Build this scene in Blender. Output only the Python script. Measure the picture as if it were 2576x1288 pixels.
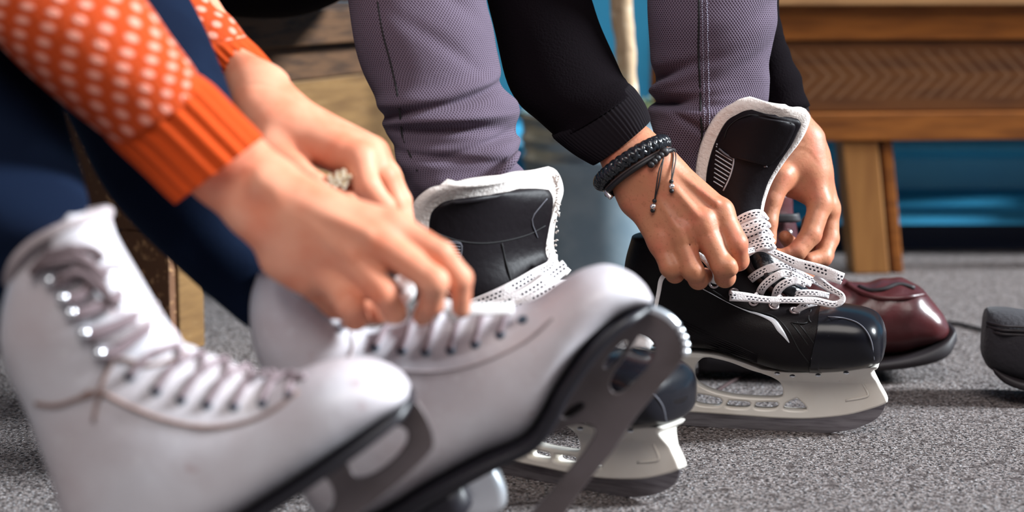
import bpy, bmesh, math, random
import numpy as np
from mathutils import Vector, Matrix
from mathutils.bvhtree import BVHTree
random.seed(7)
rng = np.random.default_rng(7)
for o in list(bpy.data.objects):
    bpy.data.objects.remove(o)
SC = bpy.context.scene
COL = SC.collection

# ------------------------------------------------------------------ camera
W, H = 2576, 1288
LENS = 70.0
F = W * LENS / 36.0                      # focal length in px
CAMZ = 0.48
PITCH = math.atan((644 + 115) / F)
cd = bpy.data.cameras.new('camera')
cam = bpy.data.objects.new('camera', cd)
COL.objects.link(cam)
cam.location = (0, 0, CAMZ)
cam.rotation_euler = (math.pi / 2 - PITCH, 0, 0)
cd.lens = LENS
cd.sensor_width = 36
cd.clip_start = 0.05
cd.dof.use_dof = True
cd.dof.focus_distance = 1.97
cd.dof.aperture_fstop = 3.4
SC.camera = cam

# ------------------------------------------------------------------ light
SC.view_settings.view_transform = 'Standard'
SC.view_settings.look = 'None'
SC.view_settings.gamma = 1
SC.view_settings.use_curve_mapping = False
SC.view_settings.exposure = 0.1
world = bpy.data.worlds.new('world')
SC.world = world
world.use_nodes = True
wn = world.node_tree
wn.nodes.clear()
wo = wn.nodes.new('ShaderNodeOutputWorld')
bg = wn.nodes.new('ShaderNodeBackground')
tc = wn.nodes.new('ShaderNodeTexCoord')
sx = wn.nodes.new('ShaderNodeSeparateXYZ')
cr = wn.nodes.new('ShaderNodeValToRGB')
wn.links.new(tc.outputs['Generated'], sx.inputs[0])
wn.links.new(sx.outputs['Z'], cr.inputs[0])
cr.color_ramp.elements[0].position = 0.12
cr.color_ramp.elements[0].color = (0.10, 0.085, 0.095, 1)
cr.color_ramp.elements[1].position = 0.85
cr.color_ramp.elements[1].color = (0.62, 0.76, 1.0, 1)
wn.links.new(cr.outputs[0], bg.inputs[0])
bg.inputs[1].default_value = 0.20
wn.links.new(bg.outputs[0], wo.inputs[0])


def sun(name, d, energy, angle, color):
    l = bpy.data.lights.new(name, 'SUN')
    l.energy = energy
    l.angle = math.radians(angle)
    l.color = color
    o = bpy.data.objects.new(name, l)
    COL.objects.link(o)
    o.rotation_euler = Vector(d).to_track_quat('-Z', 'Y').to_euler()
    o.location = (0, 0, 3)
    return o


sun('overcast_sun', (-0.86, 0.02, -0.50), 9.5, 12, (0.88, 0.95, 1.0))
sun('open_sky_front', (0.05, 0.62, -0.78), 1.75, 34, (1.0, 0.93, 0.88))


# ------------------------------------------------------------------ pixel -> world
def ray(px, py):
    x = (px - W / 2) / F
    y = -(py - H / 2) / F
    c, s = math.cos(PITCH), math.sin(PITCH)
    # camera looks +Y pitched down
    return np.array([x, c + y * s, -s + y * c])


CAM = np.array([0, 0, CAMZ])


def P(px, py, Y):
    r = ray(px, py)
    return CAM + r * (Y / r[1])


def G(px, py):
    r = ray(px, py)
    return CAM + r * (-CAMZ / r[2])


class Frame:
    """a vertical plane: a along the ground direction u, b up, c sideways towards the camera"""
    def __init__(self, o, u, v=(0, 0, 1)):
        self.o = np.array(o, float)
        u = np.array(u, float)
        self.u = u / np.linalg.norm(u)
        v = np.array(v, float)
        self.v = v / np.linalg.norm(v)
        n = np.cross(self.u, self.v)
        self.n = n / np.linalg.norm(n)

    def px(self, x, y):
        r = ray(x, y)
        t = np.dot(self.o - CAM, self.n) / np.dot(r, self.n)
        p = CAM + r * t - self.o
        return (float(np.dot(p, self.u)), float(np.dot(p, self.v)))

    def w(self, a, b, c=0.0):
        return self.o + self.u * a + self.v * b + self.n * c


# ------------------------------------------------------------------ materials
MATS = {}


def mat(name, col, rough=0.6, metal=0.0, spec=0.5, bump=None, var=None, sss=0.0, coat=0.0, pattern=None, stretch=None, sheen=0.0):
    """bump=(scale,strength,dist) ; var=(scale,colour2,lo,hi) ; pattern=(kind,...)"""
    m = bpy.data.materials.new(name)
    m.use_nodes = True
    nt = m.node_tree
    N, L = nt.nodes, nt.links
    b = N['Principled BSDF']
    b.inputs['Base Color'].default_value = (*col, 1)
    b.inputs['Roughness'].default_value = rough
    b.inputs['Metallic'].default_value = metal
    b.inputs['Specular IOR Level'].default_value = spec
    b.inputs['Coat Weight'].default_value = coat
    b.inputs['Sheen Weight'].default_value = sheen
    if sss:
        b.inputs['Subsurface Weight'].default_value = sss
        b.inputs['Subsurface Radius'].default_value = (0.010, 0.004, 0.002)
        b.inputs['Subsurface Scale'].default_value = 1.0
    t = N.new('ShaderNodeTexCoord')
    mp = N.new('ShaderNodeMapping')
    L.new(t.outputs['Object'], mp.inputs[0])
    if stretch:
        mp.inputs['Scale'].default_value = stretch
    cur = None
    if var:
        vs = var if isinstance(var, list) else [var]
        for (sc, c2, lo, hi) in vs:
            nz = N.new('ShaderNodeTexNoise')
            nz.inputs['Scale'].default_value = sc
            nz.inputs['Detail'].default_value = 6
            L.new(mp.outputs[0], nz.inputs['Vector'])
            r = N.new('ShaderNodeMapRange')
            r.inputs['From Min'].default_value = lo
            r.inputs['From Max'].default_value = hi
            L.new(nz.outputs['Fac'], r.inputs['Value'])
            mx = N.new('ShaderNodeMix')
            mx.data_type = 'RGBA'
            L.new(r.outputs[0], mx.inputs['Factor'])
            if cur is None:
                mx.inputs['A'].default_value = (*col, 1)
            else:
                L.new(cur, mx.inputs['A'])
            mx.inputs['B'].default_value = (*c2, 1)
            cur = mx.outputs['Result']
    hgt = None
    if bump:
        bs = bump if isinstance(bump, list) else [bump]
        prev = None
        for (sc, st, ds) in bs:
            nz = N.new('ShaderNodeTexNoise')
            nz.inputs['Scale'].default_value = sc
            nz.inputs['Detail'].default_value = 5
            L.new(mp.outputs[0], nz.inputs['Vector'])
            bp = N.new('ShaderNodeBump')
            bp.inputs['Strength'].default_value = st
            bp.inputs['Distance'].default_value = ds
            L.new(nz.outputs['Fac'], bp.inputs['Height'])
            if prev:
                L.new(prev, bp.inputs['Normal'])
            prev = bp.outputs['Normal']
        L.new(prev, b.inputs['Normal'])
        hgt = prev

    def math_(op, a, bb=None, c=None):
        n = N.new('ShaderNodeMath')
        n.operation = op
        for i, v in enumerate((a, bb, c)):
            if v is None:
                continue
            if isinstance(v, (int, float)):
                n.inputs[i].default_value = v
            else:
                L.new(v, n.inputs[i])
        return n.outputs[0]
    if pattern:
        kind = pattern[0]
        s = N.new('ShaderNodeSeparateXYZ')
        if kind in ('dots', 'dash', 'rib'):
            L.new(t.outputs['UV'], s.inputs[0])
        else:
            L.new(t.outputs['Object'], s.inputs[0])
        if kind == 'dots':                       # staggered dots, metric UV
            _, px_, py_, rad, soft, c2, hb = pattern
            U = math_('DIVIDE', s.outputs['X'], px_)
            V = math_('DIVIDE', s.outputs['Y'], py_)
            def cell(u, v):
                fu = math_('SUBTRACT', math_('FRACT', u), 0.5)
                fv = math_('SUBTRACT', math_('FRACT', v), 0.5)
                fu = math_('MULTIPLY', fu, px_ / rad)
                fv = math_('MULTIPLY', fv, py_ / rad)
                return math_('SQRT', math_('ADD', math_('MULTIPLY', fu, fu), math_('MULTIPLY', fv, fv)))
            d = math_('MINIMUM', cell(U, V), cell(math_('ADD', U, 0.5), math_('ADD', V, 0.5)))
            r = N.new('ShaderNodeMapRange')
            r.inputs['From Min'].default_value = 1 + soft
            r.inputs['From Max'].default_value = 1 - soft
            L.new(d, r.inputs['Value'])
            fac = r.outputs[0]
        elif kind == 'dash':                     # two rows of little dashes down a lace
            _, c2, hb = pattern
            U = s.outputs['X']                   # across 0..1
            V = s.outputs['Y']                   # metres
            f1 = math_('FRACT', math_('DIVIDE', V, 0.0042))
            on = math_('GREATER_THAN', f1, 0.45)
            f2 = math_('FRACT', math_('ADD', math_('DIVIDE', V, 0.0042), 0.5))
            on2 = math_('GREATER_THAN', f2, 0.45)
            ra = math_('LESS_THAN', math_('ABSOLUTE', math_('SUBTRACT', U, 0.34)), 0.065)
            rb = math_('LESS_THAN', math_('ABSOLUTE', math_('SUBTRACT', U, 0.60)), 0.065)
            fac = math_('ADD', math_('MULTIPLY', on, ra), math_('MULTIPLY', on2, rb))
            gate = math_('GREATER_THAN', math_('FRACT', math_('DIVIDE', V, 0.034)), 0.30)
            fac = math_('MULTIPLY', fac, gate)
        elif kind == 'rib':
            _, per, c2, hb = pattern
            fac = math_('ABSOLUTE', math_('SINE', math_('MULTIPLY', s.outputs['X'], math.pi / per)))
            fac = math_('SUBTRACT', 1.0, fac)
        elif kind == 'chevron':
            _, per, z0, z1, c2, hb = pattern     # zigzags along X between heights
            Z = math_('SUBTRACT', s.outputs['Z'], z0)
            X = math_('ADD', s.outputs['X'], math_('ABSOLUTE', math_('SUBTRACT', Z, (z1 - z0) / 2)))
            f1 = math_('FRACT', math_('DIVIDE', X, per))
            thin = math_('LESS_THAN', math_('ABSOLUTE', math_('SUBTRACT', f1, 0.5)), 0.10)
            nz = N.new('ShaderNodeTexNoise')
            nz.inputs['Scale'].default_value = 9
            L.new(t.outputs['Object'], nz.inputs['Vector'])
            thin = math_('MULTIPLY', thin, math_('MULTIPLY', nz.outputs['Fac'], 1.0))
            fac = math_('MULTIPLY', thin, math_('MULTIPLY', math_('GREATER_THAN', Z, 0.02), math_('LESS_THAN', Z, z1 - z0 - .015)))
        mx = N.new('ShaderNodeMix')
        mx.data_type = 'RGBA'
        L.new(fac, mx.inputs['Factor'])
        if cur is None:
            mx.inputs['A'].default_value = (*col, 1)
        else:
            L.new(cur, mx.inputs['A'])
        mx.inputs['B'].default_value = (*c2, 1)
        cur = mx.outputs['Result']
        if hb:
            bp = N.new('ShaderNodeBump')
            bp.inputs['Strength'].default_value = abs(hb)
            bp.inputs['Distance'].default_value = 0.001
            bp.invert = hb < 0
            L.new(fac, bp.inputs['Height'])
            if hgt:
                L.new(hgt, bp.inputs['Normal'])
            L.new(bp.outputs[0], b.inputs['Normal'])
    if cur:
        L.new(cur, b.inputs['Base Color'])
    MATS[name] = m
    return m


# ------------------------------------------------------------------ mesh helpers
class MB:
    def __init__(self):
        self.v, self.f, self.uv = [], [], []

    def add(self, v, f, uv=None):
        n = len(self.v)
        self.v += [tuple(map(float, p)) for p in v]
        self.f += [tuple(int(i) + n for i in q) for q in f]
        self.uv += list(uv) if uv is not None else [(0, 0)] * len(v)
        return self

    def merge(self, o):
        return self.add(o.v, o.f, o.uv)

    def bvh(self):
        return BVHTree.FromPolygons([Vector(p) for p in self.v], self.f)


def build(name, mb, m, parent=None, base=(0, 0, 0), smooth=True, sub=0, bevel=0, auto=None):
    me = bpy.data.meshes.new(name)
    bx, by, bz = base
    me.from_pydata([(x - bx, y - by, z - bz) for x, y, z in mb.v], [], mb.f)
    uvl = me.uv_layers.new(name='UVMap')
    li = np.zeros(len(me.loops), dtype=np.int32)
    me.loops.foreach_get('vertex_index', li)
    uv = np.array(mb.uv, dtype=np.float32)[li]
    uvl.data.foreach_set('uv', uv.ravel())
    bm = bmesh.new()
    bm.from_mesh(me)
    bmesh.ops.recalc_face_normals(bm, faces=bm.faces)
    bm.to_mesh(me)
    bm.free()
    me.polygons.foreach_set('use_smooth', [smooth] * len(me.polygons))
    if auto is not None:
        me.set_sharp_from_angle(angle=math.radians(auto))
    me.materials.append(m)
    o = bpy.data.objects.new(name, me)
    COL.objects.link(o)
    if parent:
        o.parent = parent
    if bevel:
        md = o.modifiers.new('bevel', 'BEVEL')
        md.width = bevel
        md.segments = 2
        md.limit_method = 'ANGLE'
        md.harden_normals = False
    if sub:
        md = o.modifiers.new('sub', 'SUBSURF')
        md.levels = md.render_levels = sub
    return o


def tag(o, label=None, cat=None, group=None, kind=None):
    if label:
        o['label'] = label
    if cat:
        o['category'] = cat
    if group:
        o['group'] = group
    if kind:
        o['kind'] = kind
    return o


class Thing:
    def __init__(self, name, base, label, cat, group=None, rotz=0):
        self.base = tuple(float(x) for x in base)
        self.root = bpy.data.objects.new(name, None)
        self.root.empty_display_size = 0.05
        COL.objects.link(self.root)
        self.root.location = self.base
        self.root.rotation_euler = (0, 0, rotz)
        tag(self.root, label, cat, group)

    def part(self, name, mb, m, parent=None, label=None, **k):
        o = build(name, mb, m, parent or self.root, self.base, **k)
        if label:
            o['label'] = label
        return o

    def local(self, name, mb, m, parent=None, label=None, **k):
        o = build(name, mb, m, parent or self.root, (0, 0, 0), **k)
        if label:
            o['label'] = label
        return o


def catmull(pts, n):
    """smooth interpolation of an (k,d) array, n samples per span"""
    p = np.array(pts, float)
    if len(p) == 2:
        t = np.linspace(0, 1, n + 1)[:, None]
        return p[0] * (1 - t) + p[1] * t
    q = np.vstack([2 * p[0] - p[1], p, 2 * p[-1] - p[-2]])
    out = []
    for i in range(1, len(q) - 2):
        a, b, c, d = q[i - 1], q[i], q[i + 1], q[i + 2]
        for k in range(n):
            t = k / n
            out.append(0.5 * ((2 * b) + (-a + c) * t + (2 * a - 5 * b + 4 * c - d) * t * t + (-a + 3 * b - 3 * c + d) * t ** 3))
    out.append(p[-1])
    return np.array(out)


def rings_mesh(R, cap=True, uvs=None, capround=False):
    """R: (m,n,3) rings -> MB"""
    R = np.asarray(R)
    m, n, _ = R.shape
    v = R.reshape(-1, 3)
    f = []
    for i in range(m - 1):
        for j in range(n):
            k = (j + 1) % n
            f.append((i * n + j, i * n + k, (i + 1) * n + k, (i + 1) * n + j))
    cen = R.mean(1)
    L = np.concatenate([[0], np.cumsum(np.linalg.norm(np.diff(cen, axis=0), axis=1))])
    seg = np.linalg.norm(np.diff(np.concatenate([R, R[:, :1]], 1), axis=1), axis=2)
    tot = np.median(seg.sum(1)) if uvs is None else uvs
    cum = np.concatenate([np.zeros((m, 1)), np.cumsum(seg, 1)[:, :-1]], 1) / (seg.sum(1)[:, None] + 1e-12)
    uv = [(cum[i, j] * tot, L[i]) for i in range(m) for j in range(n)]
    mb = MB().add(v, f, uv)
    if cap:
        for i in (0, m - 1):
            c = R[i].mean(0)
            base = i * n
            idx = len(mb.v)
            mb.v.append(tuple(c))
            mb.uv.append((0, L[i]))
            for j in range(n):
                mb.f.append((base + j, base + (j + 1) % n, idx))
    return mb


def se(th, p):
    c, s = np.cos(th), np.sin(th)
    return np.sign(c) * np.abs(c) ** (2 / p), np.sign(s) * np.abs(s) ** (2 / p)


def loft(A, B, wid, dirn, n=40, sub=4, power=2.2, disp=None, cap=True, ends=(0, 0)):
    """A,B: world points on both edges of each station; wid: half-width along dirn"""
    A, B = np.array(A, float), np.array(B, float)
    wid = np.array(wid, float).reshape(-1, 1)
    D = np.hstack([A, B, wid])
    D = catmull(D, sub)
    A, B, w = D[:, :3], D[:, 3:6], np.abs(D[:, 6])
    th = np.linspace(0, 2 * np.pi, n, endpoint=False)
    x, y = se(th, power)
    C = (A + B) / 2
    Hh = (B - A) / 2
    d = np.array(dirn, float)
    d = d / np.linalg.norm(d)
    R = C[:, None, :] + Hh[:, None, :] * x[None, :, None] + d[None, None, :] * (w[:, None, None] * y[None, :, None])
    if disp is not None:
        cen = R.mean(1)
        L = np.concatenate([[0], np.cumsum(np.linalg.norm(np.diff(cen, axis=0), axis=1))])
        out = R - cen[:, None, :]
        out = out / (np.linalg.norm(out, axis=2, keepdims=True) + 1e-9)
        R = R + out * disp(L[:, None], th[None, :])[:, :, None]
    return rings_mesh(R, cap=cap)


def tube(pts, rad, n=10, sub=4, flat=None, cap=True, closed=False, braid=None):
    """round (or flattened) tube along world points"""
    p = np.array(pts, float)
    r = np.array(rad if hasattr(rad, '__len__') else [rad] * len(p), float)
    if closed:
        pp = np.vstack([p, p[:1]])
        D = catmull(np.hstack([np.vstack([p[-1:], pp, p[1:2]]), np.concatenate([r[-1:], r, r[:1], r[1:2]])[:, None]]), sub)[sub:-sub - 1]
    else:
        D = catmull(np.hstack([p, r[:, None]]), sub) if sub > 1 else np.hstack([p, r[:, None]])
    p, r = D[:, :3], D[:, 3]
    if closed:
        T = np.roll(p, -1, 0) - np.roll(p, 1, 0)
    else:
        T = np.gradient(p, axis=0)
    T /= np.linalg.norm(T, axis=1, keepdims=True) + 1e-12
    nrm = np.cross(T[0], [0.3, 0.2, 1.0])
    nrm /= np.linalg.norm(nrm)
    R = []
    th = np.linspace(0, 2 * np.pi, n, endpoint=False)
    for i in range(len(p)):
        nrm = nrm - T[i] * np.dot(nrm, T[i])
        nrm /= np.linalg.norm(nrm) + 1e-12
        bn = np.cross(T[i], nrm)
        R.append(p[i] + r[i] * (np.cos(th)[:, None] * nrm + np.sin(th)[:, None] * bn))
    R = np.array(R)
    if closed:
        mb = rings_mesh(R, cap=False)
        m, k = len(R), n
        for j in range(k):
            mb.f.append(((m - 1) * k + j, (m - 1) * k + (j + 1) % k, (j + 1) % k, j))
        return mb
    return rings_mesh(R, cap=cap)


def ribbon(pts, width, thick=0.0011, sub=6, up=None, twist=None):
    """flat woven band along world points, facing 'up' (default: the camera)"""
    p = np.array(pts, float)
    w = np.array(width if hasattr(width, '__len__') else [width] * len(p), float)
    tw = np.array(twist if twist is not None else [0] * len(p), float)
    D = catmull(np.hstack([p, w[:, None], tw[:, None]]), sub)
    p, w, tw = D[:, :3], D[:, 3], D[:, 4]
    T = np.gradient(p, axis=0)
    T /= np.linalg.norm(T, axis=1, keepdims=True) + 1e-12
    R = []
    for i in range(len(p)):
        view = (CAM - p[i]) if up is None else np.array(up, float)
        view = view / np.linalg.norm(view)
        s = np.cross(T[i], view)
        s /= np.linalg.norm(s) + 1e-9
        nn = np.cross(s, T[i])
        c_, s_ = math.cos(tw[i]), math.sin(tw[i])
        s, nn = s * c_ + nn * s_, nn * c_ - s * s_
        row = []
        for (a, b) in ((-1, 0), (-.9, .8), (-.45, 1.1), (0, 1), (.45, 1.1), (.9, .8), (1, 0), (.9, -.8), (0, -1), (-.9, -.8)):
            row.append(p[i] + s * a * w[i] / 2 + nn * b * thick / 2)
        R.append(row)
    R = np.array(R)
    mb = rings_mesh(R)
    cen = R.mean(1)
    L = np.concatenate([[0], np.cumsum(np.linalg.norm(np.diff(cen, axis=0), axis=1))])
    us = [0, .05, .28, .5, .72, .95, 1, .95, .5, .05]
    mb.uv = [(us[j], L[i]) for i in range(len(R)) for j in range(10)] + [(0.5, 0), (0.5, L[-1])]
    return mb


def sheet(Lp, Rp, thick, bulge=0.0, nu=22, sub=5, bdir=None, edge_round=True, ripple=None):
    """thick curved sheet between a left and a right contour (lists of world points)"""
    Lp, Rp = catmull(Lp, sub), catmull(Rp, sub)
    m = len(Lp)
    v, f, uv = [], [], []
    bd = np.array(bdir if bdir is not None else (0, -1, 0), float)
    bd /= np.linalg.norm(bd)
    grid = np.zeros((m, nu + 1, 3))
    for i in range(m):
        for j in range(nu + 1):
            s = j / nu
            grid[i, j] = Lp[i] * (1 - s) + Rp[i] * s + bd * bulge * math.sin(math.pi * s) + (bd * ripple(i / (m - 1), s) if ripple else 0)
    gu = np.gradient(grid, axis=0)
    gv = np.gradient(grid, axis=1)
    nn = np.cross(gu, gv)
    nn /= np.linalg.norm(nn, axis=2, keepdims=True) + 1e-12
    if np.dot(nn.mean((0, 1)), bd) < 0:
        nn = -nn
    n2 = nu + 1
    front = (grid + nn * thick / 2).reshape(-1, 3)
    back = (grid - nn * thick / 2).reshape(-1, 3)
    v = np.vstack([front, back])
    o = m * n2
    for i in range(m - 1):
        for j in range(nu):
            a = i * n2 + j
            f.append((a, a + 1, a + n2 + 1, a + n2))
            f.append((o + a, o + a + n2, o + a + n2 + 1, o + a + 1))
    bd_idx = [j for j in range(n2)] + [i * n2 + nu for i in range(1, m)] + [(m - 1) * n2 + j for j in range(nu - 1, -1, -1)] + [i * n2 for i in range(m - 2, 0, -1)]
    # rounded rim
    k = len(bd_idx)
    mid = []
    cen = grid.reshape(-1, 3).mean(0)
    for q in bd_idx:
        i, j = divmod(q, n2)
        g = grid[i, j]
        out = np.zeros(3)
        if j == 0: out -= gv[i, j] / (np.linalg.norm(gv[i, j]) + 1e-9)
        if j == nu: out += gv[i, j] / (np.linalg.norm(gv[i, j]) + 1e-9)
        if i == 0: out -= gu[i, j] / (np.linalg.norm(gu[i, j]) + 1e-9)
        if i == m - 1: out += gu[i, j] / (np.linalg.norm(gu[i, j]) + 1e-9)
        out /= np.linalg.norm(out) + 1e-9
        mid.append(g + out * thick * 0.45)
    v = np.vstack([v, np.array(mid)])
    mo = 2 * o
    for q in range(k):
        r = (q + 1) % k
        f.append((bd_idx[q], bd_idx[r], mo + r, mo + q))
        f.append((mo + q, mo + r, o + bd_idx[r], o + bd_idx[q]))
    return MB().add(v, f, [(p[0], p[2]) for p in v])


def box(x0, x1, y0, y1, z0, z1):
    v = [(x, y, z) for x in (x0, x1) for y in (y0, y1) for z in (z0, z1)]
    f = [(0, 1, 3, 2), (4, 6, 7, 5), (0, 4, 5, 1), (2, 3, 7, 6), (0, 2, 6, 4), (1, 5, 7, 3)]
    return MB().add(v, f)


def cutout(outer, holes, fr, thick, bevel=0.0, c0=0.0, smooth=True, taper=None):
    """polygon with holes in a frame's plane, given thickness and bevelled"""
    cu = bpy.data.curves.new('c', 'CURVE')
    cu.dimensions = '2D'
    cu.fill_mode = 'BOTH'
    cu.extrude = max(thick / 2 - bevel, 1e-5)
    cu.bevel_depth = bevel
    cu.bevel_resolution = 2
    cu.offset = -bevel
    for k, poly in enumerate([outer] + list(holes)):
        pts = catmull(list(poly) + [poly[0]], 4)[:-1] if smooth else np.array(poly)
        sp = cu.splines.new('POLY')
        sp.points.add(len(pts) - 1)
        for i, q in enumerate(pts):
            sp.points[i].co = (q[0], q[1], 0, 1)
        sp.use_cyclic_u = True
    ob = bpy.data.objects.new('c', cu)
    COL.objects.link(ob)
    dg = bpy.context.evaluated_depsgraph_get()
    me = bpy.data.meshes.new_from_object(ob.evaluated_get(dg))
    mb = MB()
    vs = [fr.w(v.co.x, v.co.y, c0 + v.co.z * (taper(v.co.x, v.co.y) if taper else 1)) for v in me.vertices]
    mb.add(vs, [tuple(p.vertices) for p in me.polygons])
    bpy.data.objects.remove(ob)
    bpy.data.curves.remove(cu)
    bpy.data.meshes.remove(me)
    return mb


def ball(c, r, n=12, m=8, sc=(1, 1, 1)):
    R = []
    for i in range(m + 1):
        a = math.pi * i / m
        R.append([[c[0] + sc[0] * r * math.sin(a) * math.cos(t), c[1] + sc[1] * r * math.sin(a) * math.sin(t), c[2] + sc[2] * r * math.cos(a)]
                  for t in np.linspace(0, 2 * math.pi, n, endpoint=False)])
    R = np.array(R)
    R[0] += (rng.random(R[0].shape) - .5) * 1e-6
    R[-1] += (rng.random(R[0].shape) - .5) * 1e-6
    return rings_mesh(R, cap=False)


def torus(c, nrm, R0, r, n=20, k=8):
    nrm = np.array(nrm, float)
    nrm /= np.linalg.norm(nrm)
    a = np.cross(nrm, [0.2, 0.1, 1])
    a /= np.linalg.norm(a)
    b = np.cross(nrm, a)
    pts = [np.array(c) + R0 * (math.cos(t) * a + math.sin(t) * b) for t in np.linspace(0, 2 * math.pi, n, endpoint=False)]
    return tube(pts, r, n=k, sub=1, closed=True) if False else tube(pts, r, n=k, sub=2, closed=True)


def hit(bvh, px, py, off=0.0):
    r = ray(px, py)
    r = r / np.linalg.norm(r)
    loc, nor, i, d = bvh.ray_cast(Vector(CAM), Vector(r))
    if loc is None:
        return None, None
    nor = np.array(nor)
    if np.dot(nor, r) > 0:
        nor = -nor
    return np.array(loc) + nor * off, nor


def on(bvh, pts, off, Y=2.0):
    """project a list of pixels onto a surface, lifted by off"""
    out = []
    for q in pts:
        if len(q) == 3:
            out.append(P(*q))
            continue
        p, n_ = hit(bvh, q[0], q[1], off)
        out.append(p if p is not None else P(q[0], q[1], out[-1][1] if out else Y))
    return out


# ------------------------------------------------------------------ implicit surfaces (hands)
def sdf_mesh(prims, vox, cuts=()):
    """prims: (a, b, ra, rb, k) round cones, smooth-united in order; returns MB (surface nets)"""
    pts = np.array([p for q in prims for p in (q[0], q[1])])
    rm = max(max(q[2], q[3]) for q in prims)
    lo = pts.min(0) - rm - 3 * vox
    hi = pts.max(0) + rm + 3 * vox
    nx = np.ceil((hi - lo) / vox).astype(int) + 1
    ax = [lo[i] + np.arange(nx[i]) * vox for i in range(3)]
    D = np.full(nx, 0.05, np.float32)
    for (a, b, ra, rb, k) in prims:
        a, b = np.array(a, float), np.array(b, float)
        pad = max(ra, rb) + k + 4 * vox
        l = np.maximum(((np.minimum(a, b) - pad - lo) / vox).astype(int), 0)
        h = np.minimum(((np.maximum(a, b) + pad - lo) / vox).astype(int) + 2, nx)
        X, Y, Z = np.meshgrid(ax[0][l[0]:h[0]], ax[1][l[1]:h[1]], ax[2][l[2]:h[2]], indexing='ij')
        ba = b - a
        L2 = ba @ ba + 1e-12
        t = np.clip(((X - a[0]) * ba[0] + (Y - a[1]) * ba[1] + (Z - a[2]) * ba[2]) / L2, 0, 1)
        d = np.sqrt((X - a[0] - ba[0] * t) ** 2 + (Y - a[1] - ba[1] * t) ** 2 + (Z - a[2] - ba[2] * t) ** 2) - (ra + (rb - ra) * t)
        S = D[l[0]:h[0], l[1]:h[1], l[2]:h[2]]
        if k > 0:
            hh = np.maximum(k - np.abs(S - d), 0) / k
            D[l[0]:h[0], l[1]:h[1], l[2]:h[2]] = np.minimum(S, d) - hh * hh * k * 0.25
        elif k < 0:                                  # carve a groove
            kk = -k
            hh = np.maximum(kk - np.abs(S + d), 0) / kk
            D[l[0]:h[0], l[1]:h[1], l[2]:h[2]] = np.maximum(S, -d) + hh * hh * kk * 0.25
        else:
            D[l[0]:h[0], l[1]:h[1], l[2]:h[2]] = np.minimum(S, d)
    return nets(D, lo, vox)


def nets(D, lo, vox):
    S = D < 0
    c = [S[i:S.shape[0] - 1 + i, j:S.shape[1] - 1 + j, k:S.shape[2] - 1 + k] for i in (0, 1) for j in (0, 1) for k in (0, 1)]
    cnt = sum(x.astype(np.int8) for x in c)
    act = (cnt > 0) & (cnt < 8)
    idx = -np.ones(act.shape, np.int64)
    ii = np.argwhere(act)
    idx[act] = np.arange(len(ii))
    acc = np.zeros((len(ii), 3))
    num = np.zeros(len(ii))
    corners = [(i, j, k) for i in (0, 1) for j in (0, 1) for k in (0, 1)]
    for e0 in corners:
        for axis in range(3):
            if e0[axis]:
                continue
            e1 = list(e0)
            e1[axis] = 1
            v0 = D[ii[:, 0] + e0[0], ii[:, 1] + e0[1], ii[:, 2] + e0[2]]
            v1 = D[ii[:, 0] + e1[0], ii[:, 1] + e1[1], ii[:, 2] + e1[2]]
            m = (v0 < 0) != (v1 < 0)
            t = np.where(m, v0 / np.where(m, v0 - v1, 1), 0)
            for a in range(3):
                acc[:, a] += np.where(m, e0[a] + (t if a == axis else 0), 0)
            num += m
    V = (ii + acc / num[:, None]) * vox + lo
    faces = []
    for axis in range(3):
        a1, a2 = (axis + 1) % 3, (axis + 2) % 3
        sl0 = [slice(1, -1)] * 3
        sl0[axis] = slice(0, D.shape[axis] - 1)
        sl1 = list(sl0)
        sl1[axis] = slice(1, D.shape[axis])
        m = S[tuple(sl0)] != S[tuple(sl1)]
        e = np.argwhere(m)
        e[:, a1] += 1
        e[:, a2] += 1
        flip = S[e[:, 0], e[:, 1], e[:, 2]]
        q = []
        for (d1, d2) in ((-1, -1), (0, -1), (0, 0), (-1, 0)):
            c_ = e.copy()
            c_[:, a1] += d1
            c_[:, a2] += d2
            q.append(idx[c_[:, 0], c_[:, 1], c_[:, 2]])
        q = np.stack(q, 1)
        q[~flip] = q[~flip][:, ::-1]
        faces.append(q)
    Fq = np.vstack(faces)
    # light smoothing
    for _ in range(2):
        s = np.zeros_like(V)
        n_ = np.zeros(len(V))
        for a in range(4):
            b = (a + 1) % 4
            np.add.at(s, Fq[:, a], V[Fq[:, b]])
            np.add.at(s, Fq[:, b], V[Fq[:, a]])
            np.add.at(n_, Fq[:, a], 1)
            np.add.at(n_, Fq[:, b], 1)
        V = 0.5 * V + 0.5 * s / np.maximum(n_, 1)[:, None]
    mb = MB()
    mb.add(V, Fq)
    return mb


def noise2(seed, n=9, fx=(20, 90), fy=(1, 5)):
    """smooth pseudo-random displacement on (length, angle)"""
    r = np.random.default_rng(seed)
    comp = [(r.uniform(*fx), int(r.integers(fy[0], fy[1] + 1)) * r.choice([-1, 1]), r.uniform(0, 6.28), r.uniform(.4, 1)) for _ in range(n)]
    def f(L, th):
        return sum(a * np.sin(kx * L + ky * th + ph) for kx, ky, ph, a in comp) / (0.6 * n) ** .5
    return f



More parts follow.
